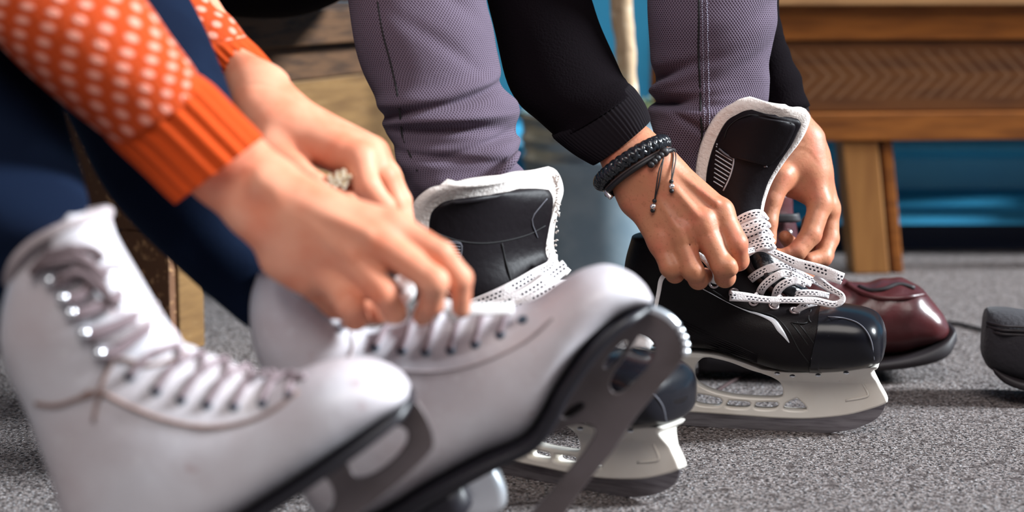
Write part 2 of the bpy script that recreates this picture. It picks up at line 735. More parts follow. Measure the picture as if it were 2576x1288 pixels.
# ------------------------------------------------------------------ material list
M_floor = mat('rough_concrete', (0.265, 0.225, 0.215), 0.93, spec=0.25,
              bump=[(420, 1.0, 0.005), (120, 0.7, 0.010)],
              var=[(240, (0.022, 0.017, 0.018), 0.47, 0.58), (400, (0.72, 0.72, 0.75), 0.57, 0.66), (70, (0.075, 0.058, 0.056), 0.52, 0.68)])
M_blue = mat('blue_paint', (0.040, 0.34, 0.60), 0.42, spec=0.5, var=(6, (0.055, 0.38, 0.62), 0.4, 0.7), bump=(60, 0.1, 0.002))
M_navy = mat('shaded_navy_base', (0.008, 0.016, 0.045), 0.6)  # shade of the recess at the wall foot, put into the colour
M_wood = mat('amber_varnished_wood', (0.29, 0.098, 0.020), 0.38, spec=0.3, stretch=(1, 6, 9),
             var=[(9, (0.13, 0.040, 0.010), 0.42, 0.75), (60, (0.26, 0.11, 0.032), 0.60, 0.78)], bump=(45, 0.15, 0.002))
M_wood_pat = mat('carved_amber_wood', (0.135, 0.050, 0.014), 0.45, spec=0.35, stretch=(1, 6, 9),
                 var=[(9, (0.075, 0.026, 0.009), 0.42, 0.75)], bump=(45, 0.15, 0.002),
                 pattern=('chevron', 0.023, 0.246, 0.353, (0.24, 0.13, 0.07), -0.2))
M_woodtop = mat('pale_tan_wood', (0.40, 0.21, 0.085), 0.5, stretch=(1, 6, 9), var=[(14, (0.30, 0.15, 0.06), 0.45, 0.72)])  # seat board wood, paler than the aprons
M_legwood = mat('amber_leg_wood', (0.33, 0.145, 0.038), 0.45, stretch=(9, 9, 1), var=[(6, (0.22, 0.085, 0.020), 0.42, 0.72)])
M_wood2 = mat('weathered_olive_wood', (0.20, 0.110, 0.040), 0.42, spec=0.4, stretch=(1, 7, 9),
              var=[(9, (0.11, 0.055, 0.020), 0.38, 0.75), (70, (0.32, 0.22, 0.11), 0.62, 0.80)], bump=(50, 0.2, 0.002))
M_wood2d = mat('weathered_dark_wood', (0.100, 0.050, 0.024), 0.6, spec=0.2, stretch=(1, 7, 9),
               var=[(16, (0.030, 0.016, 0.010), 0.42, 0.68), (90, (0.22, 0.14, 0.08), 0.64, 0.80)], bump=(50, 0.2, 0.002))
M_flake = mat('flaking_brown_wood', (0.13, 0.055, 0.022), 0.6, var=[(110, (0.40, 0.22, 0.10), 0.56, 0.66)], bump=(110, 0.4, 0.003))
M_zinc = mat('galvanised_zinc', (0.30, 0.42, 0.50), 0.32, metal=0.35, spec=0.6, var=(30, (0.38, 0.50, 0.57), 0.4, 0.65))
M_bark = mat('pale_birch_bark', (0.60, 0.42, 0.26), 0.85, var=[(24, (0.20, 0.10, 0.05), 0.60, 0.72), (60, (0.75, 0.62, 0.46), 0.55, 0.7)], bump=(80, 0.3, 0.004))
M_leaf = mat('pale_foliage', (0.30, 0.42, 0.30), 0.7, var=(40, (0.55, 0.55, 0.25), 0.5, 0.6))
M_soil = mat('dark_soil', (0.03, 0.022, 0.016), 0.95, bump=(200, 0.8, 0.01))

M_skin_m = mat('tanned_skin', (0.47, 0.190, 0.100), 0.50, spec=0.42, sss=0.10,
               var=[(45, (0.52, 0.165, 0.095), 0.45, 0.70), (320, (0.37, 0.135, 0.068), 0.56, 0.72)],
               bump=[(900, 0.16, 0.0006), (260, 0.16, 0.0012)])
M_skin_w = mat('fair_skin', (0.67, 0.290, 0.180), 0.55, spec=0.28, sss=0.10, var=[(30, (0.60, 0.18, 0.095), 0.42, 0.72)], bump=(300, 0.1, 0.001))
M_orange = mat('orange_dotted_knit', (0.46, 0.056, 0.011), 0.9, spec=0.1, sheen=0.04,
               pattern=('dots', 0.0222, 0.0222, 0.0041, 0.32, (0.74, 0.30, 0.22), 0.5), bump=(320, 0.5, 0.003))
M_orange_rib = mat('orange_ribbed_knit', (0.52, 0.060, 0.009), 0.9, spec=0.1, sheen=0.04, bump=(320, 0.35, 0.002))
M_denim = mat('dark_blue_denim', (0.0045, 0.0085, 0.022), 0.8, spec=0.04, sheen=0.05, var=(14, (0.007, 0.014, 0.034), 0.5, 0.8), bump=(500, 0.4, 0.002))
M_black_knit = mat('black_fine_knit', (0.0045, 0.003, 0.0042), 0.95, spec=0.05, bump=(450, 0.4, 0.002))
M_black_rib = mat('black_ribbed_knit', (0.007, 0.005, 0.007), 0.9, spec=0.12)
M_mauve = mat('mauve_grey_trousers', (0.175, 0.138, 0.190), 0.85, spec=0.10, sheen=0.04,
              pattern=('dots', 0.0029, 0.0040, 0.00085, 0.5, (0.036, 0.022, 0.036), -0.6), bump=(60, 0.2, 0.004))
M_stitch = mat('pale_trouser_stitching', (0.34, 0.33, 0.42), 0.9)

M_boot = mat('matte_black_boot_shell', (0.005, 0.0035, 0.0045), 0.5, spec=0.18, bump=(700, 0.25, 0.0008))
M_boot2 = mat('black_leather_panel', (0.006, 0.0042, 0.006), 0.5, spec=0.16, bump=(140, 0.2, 0.002))
M_shiny = mat('scuffed_glossy_black', (0.006, 0.006, 0.009), 0.25, spec=0.32, var=(160, (0.05, 0.06, 0.075), 0.72, 0.80), bump=(40, 0.12, 0.002))
M_leath = mat('creased_black_leather', (0.012, 0.013, 0.017), 0.30, spec=0.55, bump=[(60, 0.7, 0.004), (260, 0.3, 0.0015)])
M_felt = mat('off_white_felt', (0.80, 0.74, 0.70), 0.95, spec=0.1, var=(90, (0.66, 0.58, 0.54), 0.5, 0.8), bump=[(320, 0.5, 0.002)])
M_holder = mat('ivory_plastic', (0.82, 0.78, 0.71), 0.32, spec=0.5, var=(20, (0.74, 0.68, 0.60), 0.45, 0.75), coat=0.15)
M_steel = mat('dull_brushed_steel', (0.34, 0.32, 0.34), 0.36, metal=0.85, stretch=(1, 1, 12), var=(30, (0.20, 0.18, 0.20), 0.42, 0.7))
M_chrome = mat('bright_chrome', (0.86, 0.90, 0.96), 0.28, metal=0.85)
M_lace = mat('white_flat_lace', (0.80, 0.76, 0.77), 0.9, spec=0.15, pattern=('dash', (0.02, 0.02, 0.03), 0), bump=(600, 0.6, 0.0012))
M_lacew = mat('plain_white_lace', (0.82, 0.80, 0.80), 0.9, spec=0.15, bump=(600, 0.5, 0.001))
M_silver_ink = mat('silver_print', (0.42, 0.45, 0.50), 0.5, metal=0.2)
M_thread = mat('grey_thread', (0.10, 0.10, 0.12), 0.8)
M_dthread = mat('black_thread', (0.004, 0.004, 0.005), 0.8)

M_white = mat('worn_white_leather', (0.60, 0.585, 0.625), 0.40, spec=0.4, coat=0.08,
              var=[(12, (0.50, 0.44, 0.46), 0.42, 0.70), (38, (0.40, 0.28, 0.29), 0.66, 0.78), (120, (0.66, 0.65, 0.67), 0.60, 0.8)],
              bump=[(22, 0.14, 0.006), (120, 0.10, 0.002)])
M_trimw = mat('dingy_white_piping', (0.40, 0.34, 0.35), 0.8, bump=(300, 0.5, 0.002))
M_seam = mat('grimy_brown_seam', (0.22, 0.14, 0.12), 0.85, bump=(300, 0.5, 0.002))
M_sole = mat('black_painted_sole', (0.010, 0.009, 0.014), 0.42, spec=0.5)
M_blade = mat('tarnished_blade_steel', (0.150, 0.125, 0.130), 0.42, metal=0.5, var=(16, (0.10, 0.08, 0.08), 0.42, 0.7))
M_mlace = mat('mauve_grey_lace', (0.235, 0.180, 0.195), 0.9, spec=0.15, bump=(500, 0.5, 0.001))
M_mlace_d = mat('dark_mauve_lace', (0.13, 0.095, 0.10), 0.9, spec=0.15)
M_eye = mat('tarnished_blue_eyelet', (0.06, 0.085, 0.12), 0.45, metal=0.5)
M_hook = mat('chrome_hook', (0.80, 0.83, 0.88), 0.22, metal=0.9)
M_gold = mat('pale_gold', (0.80, 0.62, 0.36), 0.22, metal=1.0)
M_gem = mat('cut_crystal', (0.85, 0.76, 0.55), 0.08, metal=0.6, spec=0.8)
M_silver = mat('silver_bead_metal', (0.85, 0.80, 0.78), 0.22, metal=0.95)
M_braid = mat('glossy_black_braided_leather', (0.010, 0.012, 0.016), 0.24, spec=0.65)
M_cord = mat('black_waxed_cord', (0.008, 0.007, 0.009), 0.5)
M_brown = mat('dull_brown_cord', (0.05, 0.035, 0.035), 0.7)
M_maroon = mat('oxblood_leather', (0.085, 0.018, 0.020), 0.34, spec=0.5, var=(18, (0.045, 0.010, 0.012), 0.4, 0.7), bump=(40, 0.3, 0.004))
M_rubber = mat('dark_rubber_sole', (0.014, 0.010, 0.013), 0.6)
M_suede = mat('black_suede', (0.012, 0.010, 0.015), 0.8, sheen=0.1, bump=(180, 0.5, 0.003))
M_denim.node_tree.nodes['Principled BSDF'].inputs['Sheen Tint'].default_value = (0.12, 0.42, 0.85, 1)
M_denim.node_tree.nodes['Principled BSDF'].inputs['Sheen Roughness'].default_value = 0.35
M_shoelace = mat('oxblood_lace', (0.035, 0.014, 0.014), 0.8)

# ------------------------------------------------------------------ setting
fl = build('floor', MB().add([(-6, -1.5, 0), (6, -1.5, 0), (6, 8, 0), (-6, 8, 0)], [(0, 1, 2, 3)]), M_floor, smooth=False)
tag(fl, kind='structure')

prof = [(3.25, 1.0), (3.25, 0.205), (3.215, 0.190), (3.205, 0.175), (3.205, 0.168), (3.235, 0.150), (3.24, 0.10),
        (3.215, 0.090), (3.198, 0.078), (3.205, 0.070), (3.200, 0.060), (3.19, 0.048), (3.23, 0.045), (3.29, 0.045), (3.29, 1.0)]
wm = MB()
n_ = len(prof)
for x in (-4.5, 4.5):
    wm.add([(x, a, b) for a, b in prof], [])
wm.f = [(i, (i + 1) % n_, n_ + (i + 1) % n_, n_ + i) for i in range(n_)] + [tuple(range(n_)), tuple(range(2 * n_ - 1, n_ - 1, -1))]
wb = build('wall_back', wm, M_blue, smooth=False)
tag(wb, kind='structure')
tb = build('baseboard_back', box(-4.5, 4.5, 3.24, 3.29, 0, 0.0448), M_navy, smooth=False)
tag(tb, kind='structure')


# ------------------------------------------------------------------ benches (local: x along the front, y into depth)
def bench(base, yaw, label, length, depth, slabs, legs, mats, group=None):
    T = Thing('wooden_bench', base, label, 'bench', group, yaw)
    for (nm, z0, z1, y0, y1, m) in slabs:
        T.local(nm, box(0, length, y0, y1, z0, z1), m, smooth=False, bevel=0.0025)
    for (x0, x1, y0, y1, z1, m, dx) in legs:
        b = box(x0, x1, y0, y1, 0, z1)
        b.v = [(x + (dx * (1 - z / z1)), y, z) for x, y, z in b.v]
        T.local('leg', b, m, smooth=False, bevel=0.003)
    return T


YB = 2.95
yawR = math.radians(6)
bR = bench((0.235, YB, 0), yawR, 'varnished amber-brown wooden bench with a chevron-scratched apron, standing in front of the blue wall', 0.88, 0.20,
           [('seat_board', 0.405, 0.440, -0.018, 0.20, M_woodtop), ('upper_apron', 0.353, 0.4045, 0, 0.022, M_wood),
            ('carved_panel', 0.246, 0.3525, 0.006, 0.022, M_wood_pat), ('lower_rail', 0.203, 0.2455, -0.006, 0.024, M_wood),
            ('back_rail', 0.203, 0.40, 0.165, 0.185, M_wood)],
           [(0.262, 0.317, 0.000, 0.05, 0.2025, M_legwood, 0.024), (0.324, 0.340, 0.004, 0.046, 0.2025, M_wood, 0.024),
            (0.78, 0.84, 0.0, 0.05, 0.2025, M_wood, 0.02), (0.78, 0.84, 0.14, 0.165, 0.2025, M_wood, 0.02)], None)
yawL = math.atan2(0.91, 0.416)
bL = bench((-0.402, 2.37, 0), yawL, 'weathered brown wooden bench under the seated people, its corner leg standing behind the white skates', 0.74, 0.40,
           [('seat_board', 0.362, 0.408, -0.022, 0.42, M_wood2d), ('upper_apron', 0.315, 0.3615, 0, 0.022, M_wood2d),
            ('carved_panel', 0.196, 0.3145, 0.003, 0.022, M_wood2), ('lower_rail', 0.150, 0.1955, -0.003, 0.024, M_wood2),
            ('back_panel', 0.150, 0.36, 0.36, 0.38, M_wood2)],
           [(0.0, 0.055, 0.0, 0.058, 0.1495, M_wood2, 0), (0.0, 0.055, 0.32, 0.358, 0.1495, M_wood2, 0),
            (0.68, 0.74, 0.0, 0.058, 0.1495, M_wood2, 0)], None)
bL.local('end_panel', box(-0.012, 0.0, 0.0, 0.40, 0.150, 0.36), M_flake, smooth=False, bevel=0.002)
bL.local('end_plank', box(-0.014, 0.0, 0.004, 0.075, 0.0, 0.149), M_flake, smooth=False, bevel=0.002)

# ------------------------------------------------------------------ bucket with a young birch
YBK = 2.84
BC = np.array([(1498 - 1288) * YBK / F, YBK, 0])


def lathe(prof_, c, n=56, cap=False):
    R = np.array([[[c[0] + r * math.cos(t), c[1] + r * math.sin(t), c[2] + z] for t in np.linspace(0, 2 * math.pi, n, endpoint=False)] for r, z in prof_])
    return rings_mesh(R, cap=cap)


T = Thing('galvanised_bucket', BC, 'ribbed galvanised zinc bucket holding a young tree, behind the skaters', 'bucket')
prof_b = [(0.001, 0.004), (0.078, 0.004), (0.080, 0), (0.082, 0.004), (0.094, 0.16), (0.0952, 0.175), (0.0985, 0.180), (0.0985, 0.186), (0.0955, 0.190),
          (0.0965, 0.204), (0.0995, 0.208), (0.0995, 0.214), (0.097, 0.218), (0.0985, 0.236), (0.103, 0.240), (0.104, 0.246), (0.101, 0.249),
          (0.097, 0.246), (0.092, 0.16), (0.078, 0.008), (0.001, 0.008)]
prof_b = [(r * 1.07, z * 1.09 - (0 if z < .1 else (.012 * (z - .1) / .15))) for r, z in prof_b]
T.part('bucket_wall', lathe(prof_b, BC), M_zinc)
T.part('soil', lathe([(0.001, 0.22), (0.05, 0.222), (0.0955, 0.218), (0.0955, 0.205), (0.001, 0.205)], BC), M_soil)
T.part('handle_ear', torus(P(1336, 358, YBK - .01), (0.9, -0.4, 0), 0.009, 0.0032), M_chrome)
T = Thing('young_birch', BC + np.array([0.045, 0, 0.20]), 'slim pale tree trunk growing out of the zinc bucket', 'tree')
st = [((1528, -700), (1572, -700)), ((1532, -300), (1582, -300)), ((1536, 0), (1591, 0)), ((1545, 110), (1596, 110)), ((1552, 190), (1602, 190)), ((1560, 250), (1607, 250)), ((1562, 345), (1616, 345)), ((1562, 420), (1620, 420))]
T.part('trunk', loft([P(a[0], a[1], YBK) for a, b in st], [P(b[0], b[1], YBK) for a, b in st], [0.0135] * len(st), (0, 1, 0), n=24,
                     disp=lambda L, th: 0.0012 * np.sin(L * 60 + th) + 0.0008 * np.sin(L * 140 + 2 * th)), M_bark)
lf = MB()
for (cx, cy, num) in ((1360, 285, 46), (1610, 275, 50), (1480, 290, 40), (1400, 300, 20)):
    for _ in range(num):
        c = P(cx + random.gauss(0, 24), cy + random.gauss(0, 16), YBK + random.uniform(-.05, .05))
        a = np.array([random.gauss(0, 1), random.gauss(0, 1), random.gauss(0, 1)])
        a /= np.linalg.norm(a)
        b = np.cross(a, [0.3, 0.5, 0.8])
        b /= np.linalg.norm(b)
        n3 = np.cross(a, b) * 0.0012
        s = random.uniform(.006, .012)
        lf.add([c - a * s, c + b * s * .45 + n3, c + a * s, c - b * s * .45 + n3], [(0, 1, 2, 3)])
T.part('foliage', lf, M_leaf, smooth=False)

# ------------------------------------------------------------------ shoes on the floor
FM = Frame((0, 2.27, 0), (1, -0.06, 0))


def fst(fr, sts):
    """stations (fx,fy,bx,by,w) in px -> A,B,w in the frame"""
    A = [fr.w(*fr.px(s[0], s[1])) for s in sts]
    B = [fr.w(*fr.px(s[2], s[3])) for s in sts]
    return A, B, [s[4] for s in sts]


T = Thing('leather_boot', FM.w(*FM.px(2060, 925)), 'oxblood leather lace-up boot on the floor behind the black ice skate', 'boot')
T.base = (T.base[0], T.base[1], 0)
T.root.location = T.base
sts = [(1990, 478, 1790, 478, .036), (1998, 540, 1782, 545, .038), (2010, 600, 1778, 620, .040), (2040, 650, 1772, 700, .038), (2080, 675, 1768, 790, .036), (2110, 695, 1780, 868, .036),
       (2140, 708, 1880, 880, .038), (2180, 712, 1980, 888, .042), (2220, 703, 2060, 890, .046), (2262, 700, 2160, 890, .050), (2300, 712, 2230, 886, .050), (2330, 738, 2290, 875, .048),
       (2362, 775, 2330, 862, .042), (2380, 810, 2362, 850, .030), (2386, 830, 2378, 842, .012)]
T.part('upper', loft(*fst(FM, sts), FM.n, n=40, power=2.3, disp=lambda L, th: 0.0008 * np.sin(L * 170 + 2 * np.sin(th))), M_maroon)
sole = [(1752, 862, 1756, 925, .036), (1850, 884, 1850, 926, .037), (1960, 893, 1960, 921, .042), (2080, 893, 2080, 918, .048), (2200, 888, 2200, 915, .051), (2290, 872, 2300, 905, .049), (2360, 845, 2370, 885, .042), (2395, 818, 2400, 850, .026)]
T.part('sole', loft(*fst(FM, sole), FM.n, n=24, power=5), M_rubber)
mb = loft(*fst(FM, sts), FM.n, n=40, power=2.3)
bv = mb.bvh()
T.part('apron_seam', tube(on(bv, [(2128, 715), (2160, 735), (2200, 748), (2245, 752), (2290, 748), (2325, 742)], 0.001), 0.0032, n=8), M_maroon)
T.part('top_line', tube(on(bv, [(2160, 722), (2190, 732), (2225, 728), (2262, 716), (2300, 726)], 0.0005), 0.0028, n=8), M_rubber)
for q in ((1990, 552), (1984, 585)):
    p, nn = hit(bv, q[0], q[1], 0.001)
    if p is not None:
        T.part('rivet', ball(p, 0.0035), M_silver)
T.part('strap', ribbon([FM.w(*FM.px(1780, 530), 0.044), FM.w(*FM.px(1880, 535), 0.050), FM.w(*FM.px(1985, 536), 0.044), FM.w(*FM.px(2004, 538), 0.030)], 0.010, 0.003), M_rubber)
T.part('shoelace', tube([G(1880, 938) + [0, 0, .002], G(1860, 955) + [0, 0, .002], G(1835, 968) + [0, 0, .002], G(1800, 990) + [0, 0, .002]], 0.0022, n=8), M_shoelace)
T.part('shoelace', tube([G(1775, 935) + [0, 0, .003], G(1755, 948) + [0, 0, .003], G(1725, 985) + [0, 0, .003], G(1700, 1010) + [0, 0, .002]], 0.0022, n=8), M_shoelace)

FK = Frame((0.48, 2.14, 0), (1, -0.15, 0))
T = Thing('black_shoe', G(2520, 945), 'black suede shoe with a ridged welt, cut off by the right edge', 'shoe')
sts = [(2474, 800, 2468, 870, .012), (2480, 779, 2470, 895, .028), (2500, 774, 2490, 925, .038), (2540, 776, 2540, 945, .044), (2590, 782, 2590, 958, .046), (2650, 770, 2650, 962, .044), (2720, 740, 2720, 962, .040), (2780, 700, 2790, 960, .034), (2800, 700, 2830, 930, .02)]
T.part('upper', loft(*fst(FK, sts), FK.n, n=36, power=2.6), M_suede)
sts = [(2490, 908, 2497, 930, .030), (2520, 925, 2522, 950, .040), (2570, 940, 2572, 965, .047), (2650, 948, 2652, 970, .046), (2740, 948, 2742, 970, .042), (2820, 935, 2822, 966, .03)]
T.part('sole', loft(*fst(FK, sts), FK.n, n=20, power=5), M_rubber)
for k in range(3):
    T.part('seam_ridge', tube([FK.w(*FK.px(x, 800 + k * 10 + (x - 2480) * .06), 0.042 if x > 2500 else 0.026) for x in (2478, 2510, 2545, 2580, 2620)], 0.0016, n=6), M_rubber)

cordo = build('floor_cord', tube([G(2290, 800) + [0, 0, .003], G(2350, 815) + [0, 0, .003], G(2410, 820) + [0, 0, .003], G(2480, 838) + [0, 0, .003]], 0.0025, n=8), M_cord)
tag(cordo, 'thin dark cord lying on the floor between the oxblood boot and the black shoe', 'cord')

# ------------------------------------------------------------------ hockey skates
uR = np.array([0.149, -0.034, 0])
FR = Frame(G(1900, 1080) * [1, 1, 0], uR)
FL = Frame((0.1234, 1.712, 0), (math.cos(-.6385), math.sin(-.6385), 0))
aR_contact = FR.px(2070, 1088)[0]
# the left-hand skate has the same shape: slide its frame so that the same blade point meets the floor
FL.o = FL.o - FL.u * FR.px(2150, 1078)[0]


def hl(pts):
    return [FR.px(x, y) for x, y in pts]


boot_st = [(1846, 575, 1592, 592, .040), (1860, 625, 1576, 650, .043), (1885, 672, 1572, 700, .042), (1915, 705, 1576, 765, .041), (1948, 732, 1590, 825, .041), (1975, 748, 1625, 862, .042),
           (1992, 755, 1700, 868, .043), (2010, 761, 1795, 874, .045), (2030, 766, 1880, 900, .047), (2048, 768, 1965, 924, .049), (2075, 769, 2040, 928, .050), (2112, 771, 2112, 925, .049),
           (2165, 779, 2168, 918, .047), (2202, 793, 2204, 909, .041), (2220, 815, 2221, 897, .030), (2229, 840, 2229, 868, .012)]
holder_out = [(1592, 850), (1600, 868), (1640, 874), (1740, 872), (1783, 875), (1820, 880), (1870, 898), (1905, 913), (1930, 922), (2000, 928), (2100, 924), (2160, 916), (2208, 911), (2208, 921), (2196, 930),
              (2212, 962), (2232, 999), (2228, 1012), (2190, 1026), (2130, 1041), (2040, 1050), (1960, 1049), (1900, 1045), (1800, 1038), (1700, 1031), (1600, 1022), (1560, 1015), (1556, 1000), (1580, 940), (1588, 890)]
hole_arch = [(1792, 890), (1840, 903), (1888, 924), (1922, 936), (1948, 948), (1966, 962), (1971, 985), (1960, 997), (1900, 997), (1850, 993), (1800, 982), (1765, 967), (1750, 952), (1748, 930), (1757, 908), (1774, 892)]
hole_w = [[(1757, 986), (1815, 1000), (1808, 1018), (1752, 1012)], [(1836, 1004), (1886, 1008), (1880, 1023), (1830, 1020)],
          [(1904, 1009), (1956, 1009), (1950, 1025), (1902, 1024)], [(1978, 1011), (1998, 1001), (2010, 1001), (2030, 1027), (1975, 1026)], [(1696, 968), (1736, 980), (1730, 1011), (1690, 1006)]]
holder_out = hl(holder_out)
hole_arch = hl(hole_arch)
hole_w = [hl(h) for h in hole_w]
blade_out = hl([(1556, 1008), (1700, 1022), (1900, 1036), (2040, 1041), (2130, 1032), (2200, 1012), (2224, 1006), (2226, 1022), (2214, 1044), (2190, 1062), (2150, 1078), (2100, 1087), (2050, 1090), (1900, 1082), (1700, 1068), (1600, 1060), (1556, 1046), (1548, 1026)])


def hockey_skate(fr, label, felt, black, k0, extra):
    T = Thing('ice_hockey_skate', fr.w(aR_contact, 0), label, 'ice skate')
    bs = boot_st[k0:]
    A = [fr.w(*FR.px(s[0], s[1])) for s in bs]
    B = [fr.w(*FR.px(s[2], s[3])) for s in bs]
    Wd = [s[4] for s in bs]
    shell = loft(A, B, Wd, fr.n, n=56, sub=5, power=2.5)
    bo = T.part('boot_shell', shell, M_boot)
    # glossy toe cap
    k = 10 - k0
    A2 = [a + np.array([0, 0, .0015]) for a in A[k:]]
    B2 = [b - np.array([0, 0, .0010]) for b in B[k:]]
    cap_ = loft([A2[0] - fr.u * .004] + A2, [B2[0] + fr.u * .012] + B2, [Wd[k] + .0012] + [w + .0016 for w in Wd[k:]], fr.n, n=56, sub=5, power=2.7)
    # push the tip out slightly
    cap = T.part('toe_cap', cap_, M_shiny)
    # facing panel that carries the eyelets
    hm = cutout(holder_out, [hole_arch] + hole_w, fr, 0.016, 0.0022, smooth=True,
                taper=lambda a, b: 1.0 + 1.9 * max(0.0, min(1.0, (b - 0.055) / 0.022)))
    ho = T.part('blade_holder', hm, M_holder, auto=50)
    # raised panel on the front pillar of the holder
    fr2 = [FR.px(*q) for q in [(2112, 955), (2168, 951), (2184, 990), (2128, 1006)]]
    rim = [fr.w(a, b, 0.0082) for a, b in [FR.px(2112, 953), FR.px(2166, 951), FR.px(2172, 962), FR.px(2185, 988), FR.px(2170, 996), FR.px(2128, 1003)]]
    T.part('embossed_outline', tube(rim, 0.0012, n=8, sub=4), M_holder, parent=ho)
    for q in ((1960, 929), (1998, 935), (2062, 933), (2132, 927)):
        a, b = FR.px(*q)
        T.part('rivet', ball(fr.w(a, b, 0.0215), 0.0030, sc=(1, 1, .55)), M_chrome, parent=ho)
    T.part('steel_runner', cutout(blade_out, [], fr, 0.0030, 0.0004), M_steel, auto=40)
    # tongue: felt behind, leather in front
    T.part('felt_tongue_lining', felt, M_felt)
    to = T.part('leather_tongue', black, M_boot2)
    extra(T, fr, shell, to, cap, ho, bo, cap_)
    return T


def sheet_px(Lp, Rp, thick, bulge, bdir=(0, -1, 0), ripple=None, nu=22):
    dy = -0.028 if Lp[0][2] > 1.93 else -0.105
    return sheet([P(a, b, c + dy) for a, b, c in Lp], [P(a, b, c + dy) for a, b, c in Rp], thick, bulge, nu=nu, bdir=bdir, ripple=ripple)


# right-hand skate tongue (turned out, so that its face looks at the camera)
feltR = sheet_px([(1888, 251, 2.000), (1848, 262, 2.003), (1808, 292, 2.010), (1772, 360, 2.018), (1757, 440, 2.020), (1770, 500, 2.015), (1800, 560, 2.005), (1840, 620, 2.0)],
                 [(2012, 279, 1.992), (2029, 290, 1.990), (2020, 325, 1.992), (2000, 362, 1.995), (1965, 410, 1.998), (1930, 470, 2.000), (1912, 540, 2.00), (1925, 600, 2.0)],
                 0.0085, 0.010, ripple=lambda t, s: 0.0012 * math.sin(9 * t + 5 * s))
blackR = sheet_px([(1892, 281, 1.989), (1862, 288, 1.992), (1828, 312, 1.997), (1796, 378, 2.004), (1781, 450, 2.006), (1790, 505, 2.002), (1815, 560, 1.994), (1850, 625, 1.988)],
                  [(1990, 302, 1.983), (2010, 310, 1.982), (2000, 335, 1.983), (1985, 366, 1.985), (1957, 408, 1.988), (1924, 468, 1.990), (1908, 540, 1.989), (1922, 610, 1.988)],
                  0.0055, 0.010)


